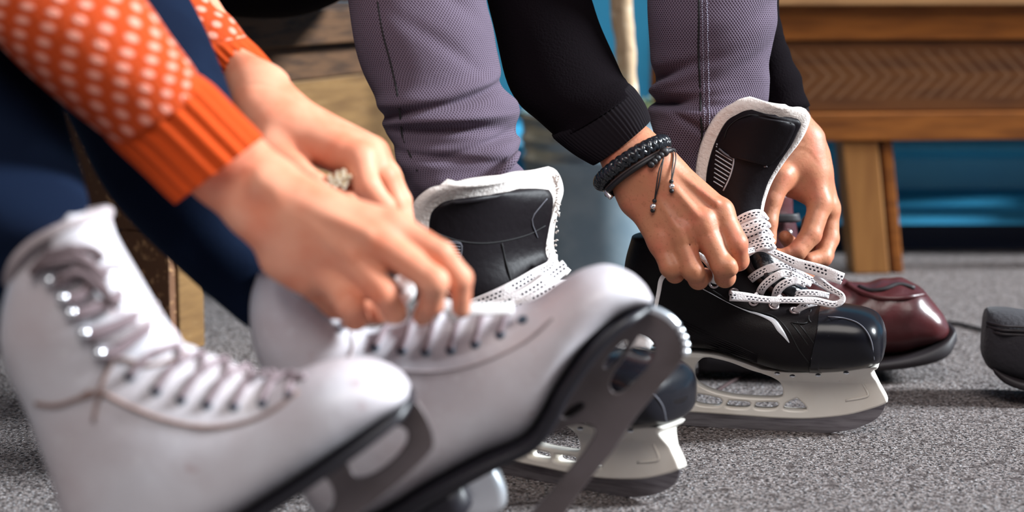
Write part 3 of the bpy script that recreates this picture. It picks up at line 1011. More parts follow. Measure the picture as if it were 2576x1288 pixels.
def extraR(T, fr, shell, to, cap, ho, bo, cap_):
    bv = shell.bvh()
    tb = blackR.bvh()
    # leather under-tongue between the facings
    T.part('tongue_bridge', loft([P(1822, 500, 1.975), P(1850, 560, 1.975), P(1880, 640, 1.975), P(1915, 700, 1.965), P(1975, 742, 1.965)],
                                 [P(1915, 505, 1.975), P(1925, 560, 1.975), P(1960, 635, 1.98), P(2000, 690, 1.98), P(2060, 755, 1.98)],
                                 [0.010, .014, .020, .022, .014], (0, 1, 0), n=28, disp=lambda L, th: .0010 * np.sin(L * 260 + th) * np.sin(L * 90)), M_leath)
    # flap sewn across the tongue, stitched
    fl_ = sheet_px([(1884, 290, 1.983), (1842, 308, 1.990), (1815, 345, 1.996), (1806, 372, 1.999), (1812, 385, 1.999)],
                   [(1988, 308, 1.977), (1998, 318, 1.976), (1988, 345, 1.978), (1966, 385, 1.981), (1935, 416, 1.983)], 0.003, 0.011)
    fp = T.part('tongue_flap', fl_, M_boot2, parent=to)
    T.part('stitching', tube(on(fl_.bvh(), [(1810, 374), (1830, 390), (1862, 407), (1900, 419), (1930, 417)], 0.0006), 0.0011, n=6), M_thread, parent=to)
    T.part('stitching', tube(on(fl_.bvh(), [(1822, 350), (1832, 322), (1856, 301), (1890, 290), (1940, 298), (1990, 310)], 0.0006), 0.0005, n=6), M_dthread, parent=to)
    # ventilation lines on the tongue
    for i in range(9):
        y0 = 368 + i * 11
        x0 = 1802 - i * 0.8
        x1 = 1842 - max(0, i - 3) * 4.6
        y1 = y0 + (x1 - x0) * 0.62
        T.part('silver_line', tube(on(tb, [(x0, y0), ((x0 + x1) / 2, (y0 + y1) / 2), (x1, y1)], 0.0004), 0.0007, n=6, sub=3), M_silver_ink, parent=to)
    T.part('silver_outline', tube(on(tb, [(1803, 362), (1830, 379), (1845, 393), (1845, 414), (1836, 446), (1820, 480)], 0.0004), 0.0009, n=6, sub=3), M_silver_ink, parent=to)
    # eyelet facing
    fc = [(1765, 668), (1800, 662), (1850, 690), (1900, 728), (1960, 748), (2038, 762), (2040, 800), (2030, 812), (1980, 806), (1930, 796), (1880, 776), (1820, 740), (1768, 705)]
    # thick thread seams and prints on the shell
    for line in ([(1760, 708), (1800, 735), (1850, 765), (1900, 783), (1950, 798), (1985, 835), (2010, 880), (2035, 912)],
                 [(1990, 812), (2020, 850), (2060, 905)], [(2004, 810), (2036, 848), (2074, 903)], [(1990, 812), (2030, 812), (2040, 780)],
                 [(2040, 770), (2034, 800), (2040, 812)]):
        T.part('seam', tube(on(bv, line, 0.0003), 0.0008, n=6), M_dthread, parent=bo)
    for i in range(7):
        ln = [(1660 + i * 3, 770 + i * 8), (1720, 808 + i * 7), (1790, 842 + i * 5.5), (1860, 872 + i * 4.5), (1905, 893 + i * 3)]
        T.part('side_rib', tube(on(bv, ln, 0.0001), 0.00065, n=6), M_boot2, parent=bo)
    sw = [((1766, 724), (1768, 727)), ((1830, 760), (1832, 762)), ((1880, 782), (1880, 784)), ((1902, 787), (1900, 791)), ((1925, 795), (1922, 800)), ((1950, 805), (1942, 812)), ((1968, 828), (1956, 832)), ((1978, 845), (1970, 846)), ((1986, 861), (1985, 862))]
    La = on(bv, [a for a, b in sw], 0.0009)
    Lb = on(bv, [b for a, b in sw], 0.0009)
    T.part('silver_swoosh_stripe', sheet(La, Lb, 0.0008, 0.0, nu=3, sub=3, bdir=fr.n), mat('white_silver_print', (0.62, 0.64, 0.68), 0.4), parent=bo)
    bc = cap_.bvh()
    T.part('seam', tube(on(bc, [(2048, 795), (2085, 798), (2120, 801), (2155, 812), (2178, 832), (2192, 862), (2198, 905)], 0.0004), 0.0008, n=6), M_thread, parent=cap)
    # eyelets
    for q in ((1895, 758), (1946, 770), (1999, 783), (1796, 712), (1846, 738)):
        p, nn = hit(bv, q[0], q[1], 0.0008)
        if p is None:
            continue
        T.part('eyelet', torus(p, nn, 0.0044, 0.0014), mat('eyelet_metal', (0.45, 0.38, 0.38), 0.3, metal=0.9) if 'eyelet_metal' not in MATS else MATS['eyelet_metal'], parent=bo)
    # laces: each run of lace is a ribbon
    def rb(pts, w, th=0.0016, tw=None, m=M_lace):
        return T.part('lace', ribbon([P(*q) for q in pts], w, th, twist=tw), m)
    rows = [[(1842, 570), (1872, 548), (1908, 538), (1926, 556)], [(1846, 592), (1876, 572), (1912, 560), (1930, 575)], [(1858, 608), (1890, 592), (1922, 582), (1937, 598)],
            [(1868, 622), (1900, 608), (1928, 600), (1942, 612)], [(1872, 640), (1902, 622), (1932, 616), (1944, 628)], [(1850, 578), (1884, 582), (1922, 566), (1930, 574)]]
    for i, r in enumerate(rows):
        rb([(x, y, 1.944 - i * .001 + (0.010 if j in (0, 3) else 0)) for j, (x, y) in enumerate(r)], 0.0092, 0.0024, m=M_lace)
    # long end pulled across by the far hand
    rb([(1862, 640, 1.925), (1885, 631, 1.935), (1920, 626, 1.945), (1955, 640, 1.950), (2005, 663, 1.950), (2060, 680, 1.945), (2098, 694, 1.94), (2120, 702, 1.94)], [.0050, .0055, .006, .008, .0105, .0125, .0125, .012], 0.0018)
    # bow loop and returning end
    rb([(2050, 694, 1.951), (2070, 712, 1.948), (2092, 728, 1.944), (2116, 742, 1.94), (2118, 757, 1.938), (2095, 766, 1.938), (2050, 757, 1.938), (1990, 755, 1.936), (1930, 754, 1.934), (1880, 748, 1.932), (1836, 744, 1.930)],
       [.007, .007, .0065, .006, .006, .007, .0075, .0065, .007, .0090, .0105], 0.0020)
    # cross runs
    rb([(1878, 712, 1.975), (1905, 690, 1.958), (1940, 674, 1.952), (1975, 668, 1.955), (2012, 688, 1.962), (2050, 708, 1.966), (2095, 733, 1.972)], [.008, .0085, .0085, .0075, .0065, .006, .006], 0.0020)
    rb([(1908, 745, 1.966), (1920, 722, 1.955), (1945, 700, 1.948), (1975, 687, 1.948), (2010, 700, 1.955), (2040, 716, 1.962)], [.0085, .0085, .0085, .0075, .0065, .006], 0.0020)
    rb([(1950, 752, 1.962), (1958, 728, 1.950), (1978, 712, 1.946), (2003, 706, 1.948), (2026, 716, 1.955)], [.009, .009, .0085, .0075, .0065], 0.0020)
    rb([(1978, 757, 1.960), (2010, 740, 1.955), (2050, 738, 1.955), (2085, 744, 1.958)], [.007, .008, .007, .006], 0.0020)
    for q, e in (((1946, 772), (1968, 748)), ((1999, 785), (2052, 758)), ((1895, 760), (1908, 744))):
        p, nn = hit(bv, q[0], q[1], 0.001)
        Y = p[1]
        rb([(q[0], q[1], Y), ((q[0] + e[0]) / 2, (q[1] + e[1]) / 2 - 4, Y - .006), (e[0], e[1], Y - .002)], [.0055, .0075, .009], 0.0018)
    # thin end hanging below the near hand
    rb([(1708, 655, 1.915), (1690, 680, 1.905), (1665, 700, 1.905), (1657, 735, 1.908), (1649, 776, 1.912)], [.004, .0042, .0045, .0042, .0038], 0.0018, m=M_lacew)
    rb([(1755, 640, 1.93), (1775, 655, 1.93), (1800, 690, 1.935), (1796, 712, 1.945)], [.006, .006, .006, .006], 0.0018, m=M_lacew)
    rb([(1790, 625, 1.93), (1830, 628, 1.93), (1864, 640, 1.925)], [.005, .005, .005], 0.0018, m=M_lacew)


SKR = hockey_skate(FR, 'black ice hockey skate on an ivory blade holder, being laced by two bare hands', feltR, blackR, 0, extraR)

YL = 1.90
feltL = sheet_px([(1128, 462, 1.885), (1085, 478, 1.885), (1056, 505, 1.888), (1045, 545, 1.892), (1046, 590, 1.895), (1075, 660, 1.900), (1130, 730, 1.905), (1190, 782, 1.91)],
                 [(1375, 430, 1.955), (1398, 442, 1.955), (1408, 480, 1.955), (1398, 520, 1.955), (1387, 570, 1.955), (1384, 620, 1.955), (1400, 668, 1.95), (1425, 680, 1.94)],
                 0.010, 0.012, ripple=lambda t, s: 0.003 * math.sin(6 * s) * (1 - t) + 0.001 * math.sin(9 * t + 5 * s))
blackL = sheet_px([(1140, 507, 1.874), (1112, 515, 1.874), (1092, 535, 1.876), (1086, 570, 1.879), (1088, 620, 1.882), (1105, 680, 1.885), (1140, 735, 1.888), (1192, 774, 1.892)],
                  [(1345, 472, 1.940), (1372, 478, 1.942), (1386, 500, 1.942), (1383, 540, 1.942), (1374, 585, 1.942), (1368, 630, 1.940), (1376, 655, 1.936), (1385, 668, 1.93)],
                  0.0055, 0.012, ripple=lambda t, s: 0.003 * math.sin(6 * s) * (1 - t))


def extraL(T, fr, shell, to, cap, ho, bo, cap_):
    tb = blackL.bvh()
    T.part('stitching', tube(on(tb, [(1095, 585), (1150, 605), (1210, 612), (1270, 606), (1330, 590), (1372, 568)], 0.0000), 0.0006, n=6), M_dthread, parent=to)
    T.part('seam', tube(on(tb, [(1262, 612), (1270, 650), (1284, 700), (1290, 715)], 0.0003), 0.0008, n=6), M_dthread, parent=to)
    for i in range(6):
        T.part('silver_line', tube(on(tb, [(1118 + i * 3, 608 + i * 7.5), (1138, 611 + i * 7.5), (1158, 613 + i * 7.5)], 0.0003), 0.0006, n=6, sub=3), M_thread, parent=to)
    T.part('silver_outline', tube(on(tb, [(1120, 606), (1158, 611), (1160, 640), (1156, 656)], 0.0003), 0.0006, n=6, sub=3), M_thread, parent=to)
    T.part('grey_patch_outline', tube(on(tb, [(1352, 598), (1338, 552), (1362, 516), (1376, 500)], 0.0003), 0.0006, n=6, sub=3), M_thread, parent=to)
    def rb(pts, w, th=0.0020, m=M_lace, dy=-0.105):
        return T.part('lace', ribbon([P(a, b, c + dy) for a, b, c in pts], w, th), m)
    rb([(1178, 770, 1.872), (1240, 748, 1.868), (1300, 720, 1.872), (1350, 690, 1.885), (1385, 668, 1.900), (1392, 640, 1.92)], [.010, .012, .013, .012, .010, .008])
    rb([(1200, 784, 1.866), (1260, 768, 1.860), (1320, 744, 1.862), (1370, 712, 1.870), (1400, 686, 1.880), (1424, 668, 1.885)], [.010, .013, .014, .014, .013, .012])
    rb([(1230, 800, 1.856), (1290, 780, 1.850), (1350, 752, 1.850), (1400, 722, 1.858), (1432, 712, 1.868)], [.012, .013, .013, .011, .008])
    fz = MB()
    for i in range(60):
        t = random.random()
        x, y = [(1400 - 12 * t + random.uniform(-3, 8), 500 + 170 * t), (1400 + random.uniform(-4, 4), 440 + 100 * t)][i % 2]
        p = P(x, y, 1.842)
        d = np.array([random.uniform(-.2, 1), random.uniform(-.5, .1), random.uniform(-.8, .6)]) * 0.0022
        fz.merge(tube([p, p + d * .6 + [0, 0, .0008], p + d * 1.3], [.0010, .0008, .0003], n=5, sub=2))
    T.part('frayed_felt', fz, M_felt, label='frayed white felt edge')
    # knotted lace end at the toe
    rb([(1575, 868, 1.74), (1600, 858, 1.735), (1622, 862, 1.73), (1638, 872, 1.73)], [.010, .012, .010, .007], m=M_lacew, dy=0)
    bvs = shell.bvh()
    bc = cap_.bvh()
    T.part('seam', tube(on(bc, [(1610, 985), (1640, 990), (1665, 1020), (1675, 1060)], 0.0005, 1.8), 0.0008, n=6), M_thread, parent=cap)


SKL = hockey_skate(FL, 'black ice hockey skate with a wide felt-edged tongue, toe behind the figure skate blade', feltL, blackL, 2, extraL)

# ------------------------------------------------------------------ figure skates
FA = Frame((0, 1.32, 0), (1, 0.0, 0))
FB = Frame((0, 1.47, 0), (1, 0.0, 0))


def figure_skate(fr, sts, label, sole_top, sole_bot, sole_w, blade, holes, rear, picks, extra):
    base = fr.w(*fr.px(*rear))
    T = Thing('figure_skate', (base[0], base[1], 0), label, 'ice skate')
    A, B, Wd = fst(fr, sts)
    nz = noise2(len(label), 8, (15, 60), (1, 3))
    boot = loft(A, B, Wd, fr.n, n=56, sub=5, power=2.25, disp=lambda L, th: 0.0007 * nz(L, th) + 0.0013 * np.exp(-((L - .115) / .03) ** 2) * np.sin(300 * L + 2 * np.sin(th)) * np.clip(-np.cos(th) * .8 + .3, 0, 1))
    bo = T.part('boot', boot, M_white)
    S = [fr.w(*fr.px(*q)) for q in sole_top]
    S2 = [fr.w(*fr.px(*q)) for q in sole_bot]
    so = T.part('sole', loft(S, S2, sole_w, fr.n, n=28, sub=4, power=5), M_sole)
    bl = T.part('blade', cutout([fr.px(*q) for q in blade], [[fr.px(*q) for q in h] for h in holes], fr, 0.0046, 0.0010), M_blade, auto=45)
    # plate screwed to the sole
    for q, r in picks:
        a, b = fr.px(*q)
        T.part('toe_pick', tube([fr.w(a, b, -0.0042), fr.w(a, b, 0.0042)], r, n=14, sub=1), M_chrome, parent=bl)
    extra(T, fr, boot, bo, so, bl)
    return T


stA = [(262, 540, 75, 625, .033), (300, 615, 30, 700, .036), (345, 690, 8, 785, .039), (390, 765, 5, 865, .040), (430, 825, 28, 945, .038), (465, 868, 65, 1025, .036), (510, 890, 100, 1120, .035),
       (560, 907, 135, 1220, .035), (610, 924, 170, 1330, .035), (650, 936, 240, 1410, .034), (700, 944, 385, 1400, .036), (745, 938, 540, 1325, .039), (800, 916, 660, 1250, .042),
       (860, 902, 770, 1178, .044), (920, 905, 870, 1108, .043), (970, 921, 945, 1055, .039), (1010, 947, 998, 1020, .030), (1030, 973, 1026, 1000, .015)]


def seams(T, bv, parent, lines, m, r=0.0012, name='seam'):
    for l in lines:
        T.part(name, tube(on(bv, l, 0.0003), r, n=7), m, parent=parent)


def extraA(T, fr, boot, bo, so, bl):
    bv = boot.bvh()
    seams(T, bv, bo, [[(90, 1015), (140, 1020), (190, 1005), (245, 985), (262, 950), (285, 905), (300, 880)],
                      [(262, 990), (320, 1020), (400, 1052), (490, 1072), (570, 1072), (640, 1055), (700, 1025), (750, 985)]], M_seam, 0.0016)
    seams(T, bv, bo, [[(235, 1060), (245, 1010), (262, 985)], [(280, 900), (320, 905), (370, 920), (430, 905), (470, 885)], [(205, 995), (225, 985), (240, 990)]], M_seam, 0.0014)
    # eyelets and crossing laces over the instep
    eye = [(325, 945), (392, 982), (455, 1004), (520, 1017), (588, 1022), (660, 1014), (728, 995)]
    far = [(440, 868), (500, 888), (560, 903), (620, 920), (672, 930), (725, 940), (770, 945)]
    for i, e in enumerate(eye):
        p, nn = hit(bv, e[0], e[1], 0.001)
        if p is None:
            continue
        T.part('eyelet', torus(p, nn, 0.0024, 0.0014, n=12), M_eye, parent=bo)
        f_ = far[i]
        mid = ((e[0] * .45 + f_[0] * .55) - 10, (e[1] * .45 + f_[1] * .55) - 12)
        T.part('lace', tube(on(bv, [e, ((e[0] + mid[0]) / 2 - 3, (e[1] + mid[1]) / 2), mid, (f_[0], f_[1] + 6)], 0.002), 0.0024, n=8), M_mlace, parent=bo)
        f2 = far[max(0, i - 1)]
        T.part('lace', tube(on(bv, [(mid[0] + 4, mid[1] + 4), ((mid[0] + f2[0]) / 2 + 8, (mid[1] + f2[1]) / 2 + 2), (f2[0] + 6, f2[1] + 5)], 0.0025), 0.0022, n=8), M_mlace, parent=bo)
    # cuff hooks with criss-crossed laces
    hooks = [(130, 705), (160, 748), (180, 785), (212, 835), (250, 885)]
    fr_ = [(235, 640), (265, 680), (300, 735), (335, 790), (370, 820)]
    for i, h in enumerate(hooks):
        p, nn = hit(bv, h[0], h[1], 0.003)
        if p is None:
            continue
        T.part('hook', ball(p, 0.0050, sc=(1, 1, .8)), M_hook, parent=bo)
        for dy in (0, 14):
            g = fr_[min(i, 4)]
            T.part('lace', tube(on(bv, [(h[0], h[1] + dy * .6), (h[0] + 40, h[1] - 10 + dy), (g[0] - 20, g[1] + 12 + dy), (g[0], g[1] + dy)], 0.004), 0.0024, n=8), M_mlace, parent=bo)
    for l in ([(90, 690), (120, 650), (175, 628), (225, 632), (250, 655)], [(100, 672), (150, 660), (205, 655), (255, 700)], [(120, 640), (190, 650), (235, 690), (262, 740)],
              [(150, 700), (200, 690), (240, 720), (290, 775)], [(170, 620), (215, 660), (238, 700)]):
        T.part('lace', tube(on(bv, l, 0.006), 0.0030, n=8), M_mlace_d, parent=bo)
    for l in ([(230, 865), (300, 850), (360, 815), (405, 790)], [(225, 845), (290, 820), (350, 790), (392, 765)]):
        T.part('ankle_strap_crease', tube(on(bv, l, -0.0006), 0.0026, n=8), M_trimw, parent=bo)
    cf = MB()
    cf.merge(tube([fr.w(*fr.px(*q), c) for q, c in [((25, 712), .0), ((60, 650), .026), ((110, 598), .034), ((180, 560), .036), ((240, 538), .028), ((268, 540), 0), ((235, 545), -.028), ((120, 580), -.034), ((50, 660), -.024)]], 0.0042, n=10, closed=True))
    T.part('collar_trim', cf, M_trimw)
    tg = sheet([fr.w(*fr.px(*q), c) for q, c in [((205, 530), .034), ((170, 570), .036), ((165, 640), .036)]], [fr.w(*fr.px(*q), c) for q, c in [((262, 526), .0), ((290, 580), .012), ((318, 660), .018)]], 0.006, 0.008, bdir=(0.3, -1, 0))
    T.part('tongue', tg, M_white)
    # bevel the heel stack
    T.part('heel', loft([fr.w(*fr.px(*q)) for q in [(250, 1400), (300, 1398), (400, 1385), (500, 1340)]], [fr.w(*fr.px(*q)) for q in [(300, 1520), (345, 1525), (430, 1478), (520, 1390)]], [.026, .032, .034, .034], fr.n, n=24, power=4), M_sole)


SKA = figure_skate(FA, stA, 'worn white figure skate in front, mauve laces tied to the top, left edge', 
                   [(235, 1400), (385, 1395), (540, 1320), (660, 1246), (770, 1173), (870, 1103), (945, 1050), (1000, 1012), (1030, 986)],
                   [(245, 1420), (400, 1425), (560, 1345), (682, 1270), (792, 1196), (892, 1128), (965, 1076), (1018, 1036), (1042, 1002)],
                   [.030, .036, .039, .042, .044, .043, .039, .032, .018],
                   [(806, 1188), (850, 1155), (900, 1120), (960, 1078), (1020, 1034), (1042, 1008), (1056, 1018), (1080, 1060), (1092, 1100), (1084, 1135), (1020, 1198), (950, 1255), (880, 1310), (780, 1395), (640, 1500), (520, 1585), (430, 1640), (400, 1652), (384, 1640), (396, 1560), (410, 1470), (450, 1455), (500, 1430), (540, 1470), (600, 1475), (720, 1380), (800, 1315), (838, 1270), (836, 1225)],
                   [[(872, 1150), (900, 1114), (945, 1088), (992, 1070), (1022, 1082), (1020, 1115), (985, 1158), (935, 1192), (895, 1195)]],
                   (430, 1640), [], extraA)

stB = [(775, 650, 648, 690, .033), (812, 705, 633, 740, .036), (850, 765, 630, 800, .038), (890, 815, 640, 870, .038), (935, 832, 665, 940, .037), (985, 818, 690, 1030, .036), (1040, 797, 720, 1130, .035),
       (1100, 781, 760, 1235, .035), (1150, 775, 830, 1320, .035), (1200, 773, 950, 1285, .036), (1250, 772, 1080, 1208, .037), (1300, 768, 1210, 1138, .039), (1352, 750, 1325, 1083, .041),
       (1410, 712, 1398, 962, .043), (1470, 681, 1460, 872, .043), (1530, 669, 1520, 808, .041), (1588, 688, 1576, 772, .036), (1624, 718, 1616, 760, .027), (1640, 745, 1637, 758, .012)]


def extraB(T, fr, boot, bo, so, bl):
    bv = boot.bvh()
    seams(T, bv, bo, [[(880, 835), (888, 870), (878, 900), (860, 930)], [(900, 905), (960, 925), (1050, 935), (1140, 930), (1230, 905), (1320, 860), (1390, 800)]], M_trimw, 0.0012)
    eye = [(942, 873), (1010, 882), (1070, 885), (1133, 880), (1195, 865), (1258, 842), (1315, 806)]
    far = [(975, 825), (1040, 803), (1100, 787), (1160, 780), (1218, 777), (1280, 774), (1335, 762)]
    for i, e in enumerate(eye):
        p, nn = hit(bv, e[0], e[1], 0.001)
        if p is None:
            continue
        T.part('eyelet', torus(p, nn, 0.0024, 0.0014, n=12), M_eye, parent=bo)
        f_ = far[i]
        if i < 6:
            T.part('lace', tube(on(bv, [e, ((e[0] * .6 + f_[0] * .4), (e[1] * .6 + f_[1] * .4)), ((e[0] * .2 + f_[0] * .8), (e[1] * .2 + f_[1] * .8)), (f_[0] + 4, f_[1] + 2)], 0.002), 0.0024, n=8), M_mlace, parent=bo)
    hooks = [(712, 700), (752, 735), (790, 762), (826, 795), (856, 826)]
    for i, h in enumerate(hooks):
        p, nn = hit(bv, h[0], h[1], 0.003)
        if p is None:
            continue
        T.part('hook', ball(p, 0.0046, sc=(1, 1, .8)), M_hook, parent=bo)
        T.part('lace', tube(on(bv, [(h[0] + 2, h[1] - 6), (h[0] + 22, h[1] - 14), (h[0] + 40, h[1] - 22)], 0.005), 0.0030, n=8), M_mlace_d, parent=bo)
    # white lace bow under the hand
    for l in ([(1010, 760, 1.44), (1030, 735, 1.44), (1015, 705, 1.45), (1000, 712, 1.45)], [(1085, 800, 1.42), (1100, 775, 1.415), (1125, 770, 1.415), (1140, 795, 1.42)],
              [(1130, 800, 1.43), (1180, 780, 1.43), (1240, 778, 1.435), (1290, 776, 1.44)]):
        T.part('lace', ribbon([P(*q) for q in l], 0.009, 0.003), M_lacew)
    T.part('heel', loft([fr.w(*fr.px(*q)) for q in [(830, 1330), (900, 1322), (1000, 1268), (1150, 1185)]], [fr.w(*fr.px(*q)) for q in [(870, 1470), (960, 1480), (1080, 1410), (1190, 1250)]], [.026, .034, .036, .036], fr.n, n=24, power=4), M_sole)
    # bright heel plate of the blade
    hp = cutout([fr.px(*q) for q in [(1165, 1165), (1222, 1140), (1250, 1175), (1272, 1225), (1272, 1262), (1240, 1284), (1190, 1290), (1160, 1270), (1140, 1215)]], [], fr, 0.030, 0.006, c0=0.0)
    T.part('heel_plate', hp, M_chrome, label='bright chrome heel plate', auto=60)
    # highlight along the blade's toe edge, added as a bright chrome tube
    T.part('toe_edge_highlight', tube([fr.w(*fr.px(*q), 0.0) for q in [(1622, 775), (1650, 782), (1682, 800), (1704, 822)]], 0.0036, n=10), M_chrome, parent=bl)


SKB = figure_skate(FB, stB, 'white figure skate pointing up to the right, its grey blade and toe picks in view', 
                   [(820, 1322), (950, 1282), (1080, 1204), (1210, 1134), (1322, 1080), (1368, 1020), (1400, 955), (1462, 866), (1522, 804), (1576, 770), (1632, 754)],
                   [(840, 1350), (970, 1318), (1100, 1240), (1230, 1166), (1345, 1108), (1400, 1040), (1432, 975), (1492, 888), (1548, 826), (1598, 790), (1640, 770)],
                   [.030, .036, .037, .039, .041, .042, .043, .043, .041, .036, .018],
                   [(1345, 1100), (1400, 1035), (1432, 972), (1492, 884), (1548, 822), (1598, 788), (1625, 770), (1660, 776), (1695, 802), (1716, 832), (1722, 890), (1694, 936), (1648, 990), (1595, 1055), (1546, 1129), (1513, 1170), (1464, 1231), (1423, 1288), (1370, 1370), (1310, 1462), (1290, 1500), (1250, 1506), (1200, 1440), (1170, 1400), (1185, 1340), (1240, 1370), (1290, 1370), (1337, 1288), (1380, 1240), (1423, 1190), (1472, 1129), (1497, 1088), (1480, 1066), (1423, 1076), (1361, 1104)],
                   [[(1607, 845), (1640, 858), (1645, 885), (1632, 920), (1600, 955), (1565, 985), (1543, 985), (1534, 965), (1545, 935), (1575, 895)],
                    [(1567, 858), (1578, 862), (1555, 905), (1528, 925), (1520, 915), (1540, 885)], [(1412, 1046), (1430, 1025), (1460, 1010), (1470, 1022), (1450, 1040), (1425, 1052)]],
                   (1270, 1500), [((1711, 832), .0028), ((1719, 849), .0028), ((1724, 867), .0028), ((1724, 885), .0028)], extraB)

# ------------------------------------------------------------------ people
def hand_from(pre):
    """pre: list of (px,py,Y, px,py,Y, ra_mm, rb_mm, k_mm)"""
    return [(P(q[0], q[1], q[2]), P(q[3], q[4], q[5]), q[6] / 1000, q[7] / 1000, q[8] / 1000) for q in pre]


def chain(pts, rad, k0=6, k=4):
    """finger: first bone blends softly into the palm, the others into each other"""
    out = []
    for i in range(len(pts) - 1):
        a, b = pts[i], pts[i + 1]
        out.append((*a, *b, rad[i], rad[i + 1], k0 if i == 0 else k))
    return out


def limb(sts, ratio=0.9, n=40, sub=5, power=2.1, disp=None, dirn=(0, 1, 0), cap=True):
    """stations (xl,yl,xr,yr,Y[,ratio])"""
    A = [P(s[0], s[1], s[4]) for s in sts]
    B = [P(s[2], s[3], s[4]) for s in sts]
    w = [np.linalg.norm(a - b) / 2 * (s[5] if len(s) > 5 else ratio) for a, b, s in zip(A, B, sts)]
    return loft(A, B, w, dirn, n=n, sub=sub, power=power, disp=disp, cap=cap)


def wtube(pts, rad, n=32, sub=5):
    return tube([np.array(p) for p in pts], rad, n=n, sub=sub)


# ---- man
man = Thing('person', (-0.10, 2.30, 0), 'person in a black sweater and mauve-grey trousers, bent over tying the black hockey skate', 'person')
HM = []
# wrist and forearm (elliptical: three parallel cones)
for (du, dv, r) in ((-18, -12, 23), (0, 0, 24.5), (18, 12, 22)):
    pass
HM += [(1470, 260, 2.00, 1575, 385, 1.935, 27, 21, 0), (1555, 370, 1.935, 1600, 430, 1.925, 20, 20, 12), (1600, 360, 1.935, 1650, 415, 1.925, 19, 18, 12),
       (1572, 425, 1.93, 1598, 500, 1.925, 17, 16, 14), (1625, 400, 1.93, 1665, 455, 1.92, 19, 18, 14)]
# metacarpals
MC = {'i': (1812, 535, 1.905), 'm': (1766, 562, 1.896), 'r': (1712, 590, 1.897), 'p': (1662, 610, 1.903)}
HM += [(1672, 420, 1.925, *MC['i'], 15, 13.0, 12), (1640, 440, 1.922, *MC['m'], 16, 13.0, 12), (1610, 460, 1.924, *MC['r'], 15, 12.5, 12), (1590, 480, 1.928, *MC['p'], 13, 12.0, 12),
       (1650, 470, 1.935, 1780, 580, 1.925, 16, 13, 12), (1610, 500, 1.937, 1700, 610, 1.925, 14, 12, 12), (1700, 440, 1.935, 1820, 560, 1.930, 12, 11, 12)]
# fingers: proximal down towards the viewer, then bent away and under
HM += chain([MC['p'], (1686, 672, 1.890), (1698, 688, 1.905), (1712, 676, 1.924)], [11.0, 10.0, 9.2, 8.0], 7, 3)
HM += chain([MC['r'], (1742, 680, 1.882), (1757, 703, 1.897), (1772, 694, 1.922)], [11.6, 10.4, 9.6, 8.2], 6, 3)
HM += chain([MC['m'], (1818, 670, 1.880), (1824, 697, 1.895), (1822, 694, 1.925)], [12.2, 10.8, 10.0, 8.4], 6, 3)
HM += chain([MC['i'], (1852, 612, 1.890), (1858, 655, 1.905), (1840, 668, 1.930)], [12.4, 11.0, 10.0, 8.6], 6, 3)
# thumb below the palm
HM += chain([(1680, 480, 1.945), (1740, 560, 1.955), (1790, 625, 1.958), (1812, 660, 1.952)], [15, 12, 10.5, 8.5], 8, 4)
# knuckles, tendons and veins standing out
for (x, y, Y) in (MC['i'], MC['m'], MC['r'], MC['p']):
    HM.append((x + 4, y - 10, Y - .0035, x + 7, y + 6, Y - .0045, 8.5, 8.5, 6))
HM += [(1835, 668, 1.876, 1838, 676, 1.877, 7.5, 7.5, 4), (1752, 684, 1.879, 1755, 692, 1.879, 7.2, 7.2, 4), (1692, 676, 1.888, 1693, 680, 1.888, 6.8, 6.8, 4)]
HM += [(1690, 425, 1.9098, 1800, 510, 1.8952, 3.0, 3.6, 4), (1665, 440, 1.9066, 1752, 540, 1.8872, 3.0, 3.6, 4), (1640, 470, 1.9076, 1702, 572, 1.8888, 2.4, 3.2, 4),
       (1784, 590, 1.884, 1788, 604, 1.884, 2.2, 2.2, -3), (1732, 618, 1.885, 1738, 632, 1.885, 2.0, 2.0, -3),
       (1600, 450, 1.911, 1645, 520, 1.9085, 2.0, 2.0, 4), (1645, 520, 1.9085, 1690, 520, 1.8985, 2.0, 1.8, 4), (1690, 520, 1.8985, 1740, 505, 1.899, 1.8, 1.8, 4), (1740, 505, 1.899, 1735, 540, 1.8925, 1.8, 1.6, 4)]
handR = sdf_mesh(hand_from(HM), 0.0011)

HF = [(1985, 280, 2.095, 2010, 365, 2.085, 19, 21, 0), (2012, 350, 2.085, 2010, 410, 2.075, 19, 18, 12), (2036, 360, 2.085, 2052, 430, 2.078, 17, 16, 12)]
MF = {'i': (2064, 512, 2.062), 'm': (2082, 525, 2.085)}
HF += [(2030, 400, 2.08, *MF['i'], 17, 12.5, 12), (2045, 400, 2.09, *MF['m'], 16, 13, 12), (2000, 400, 2.080, 2030, 480, 2.075, 17, 13, 12), (2035, 420, 2.10, 2080, 540, 2.105, 16, 13, 12),
       (1990, 400, 2.075, 1962, 450, 2.06, 15, 12.5, 12), (2000, 430, 2.08, 1990, 470, 2.072, 13, 11, 12)]
HF += chain([(1966, 445, 2.055), (1942, 505, 2.045), (1932, 560, 2.036), (1936, 606, 2.03)], [12.5, 10.2, 9.6, 7.2], 8, 4)          # thumb
HF += chain([MF['i'], (2040, 590, 2.045), (2006, 632, 2.036), (1985, 638, 2.034)], [12.0, 11.0, 9.6, 7.8], 6, 3)                  # index
HF += chain([MF['m'], (2084, 600, 2.075), (2070, 648, 2.060), (2035, 655, 2.050)], [12.2, 11.2, 9.6, 7.8], 6, 3)                  # middle
HF += chain([(2075, 560, 2.10), (2072, 640, 2.09), (2040, 680, 2.066), (1990, 668, 2.055)], [12, 10.6, 9.0, 7.6], 6, 3)            # ring
HF += chain([(2040, 560, 2.11), (2030, 620, 2.10), (1998, 622, 2.075), (1974, 596, 2.06)], [10, 9.0, 8.2, 6.8], 6, 3)             # little
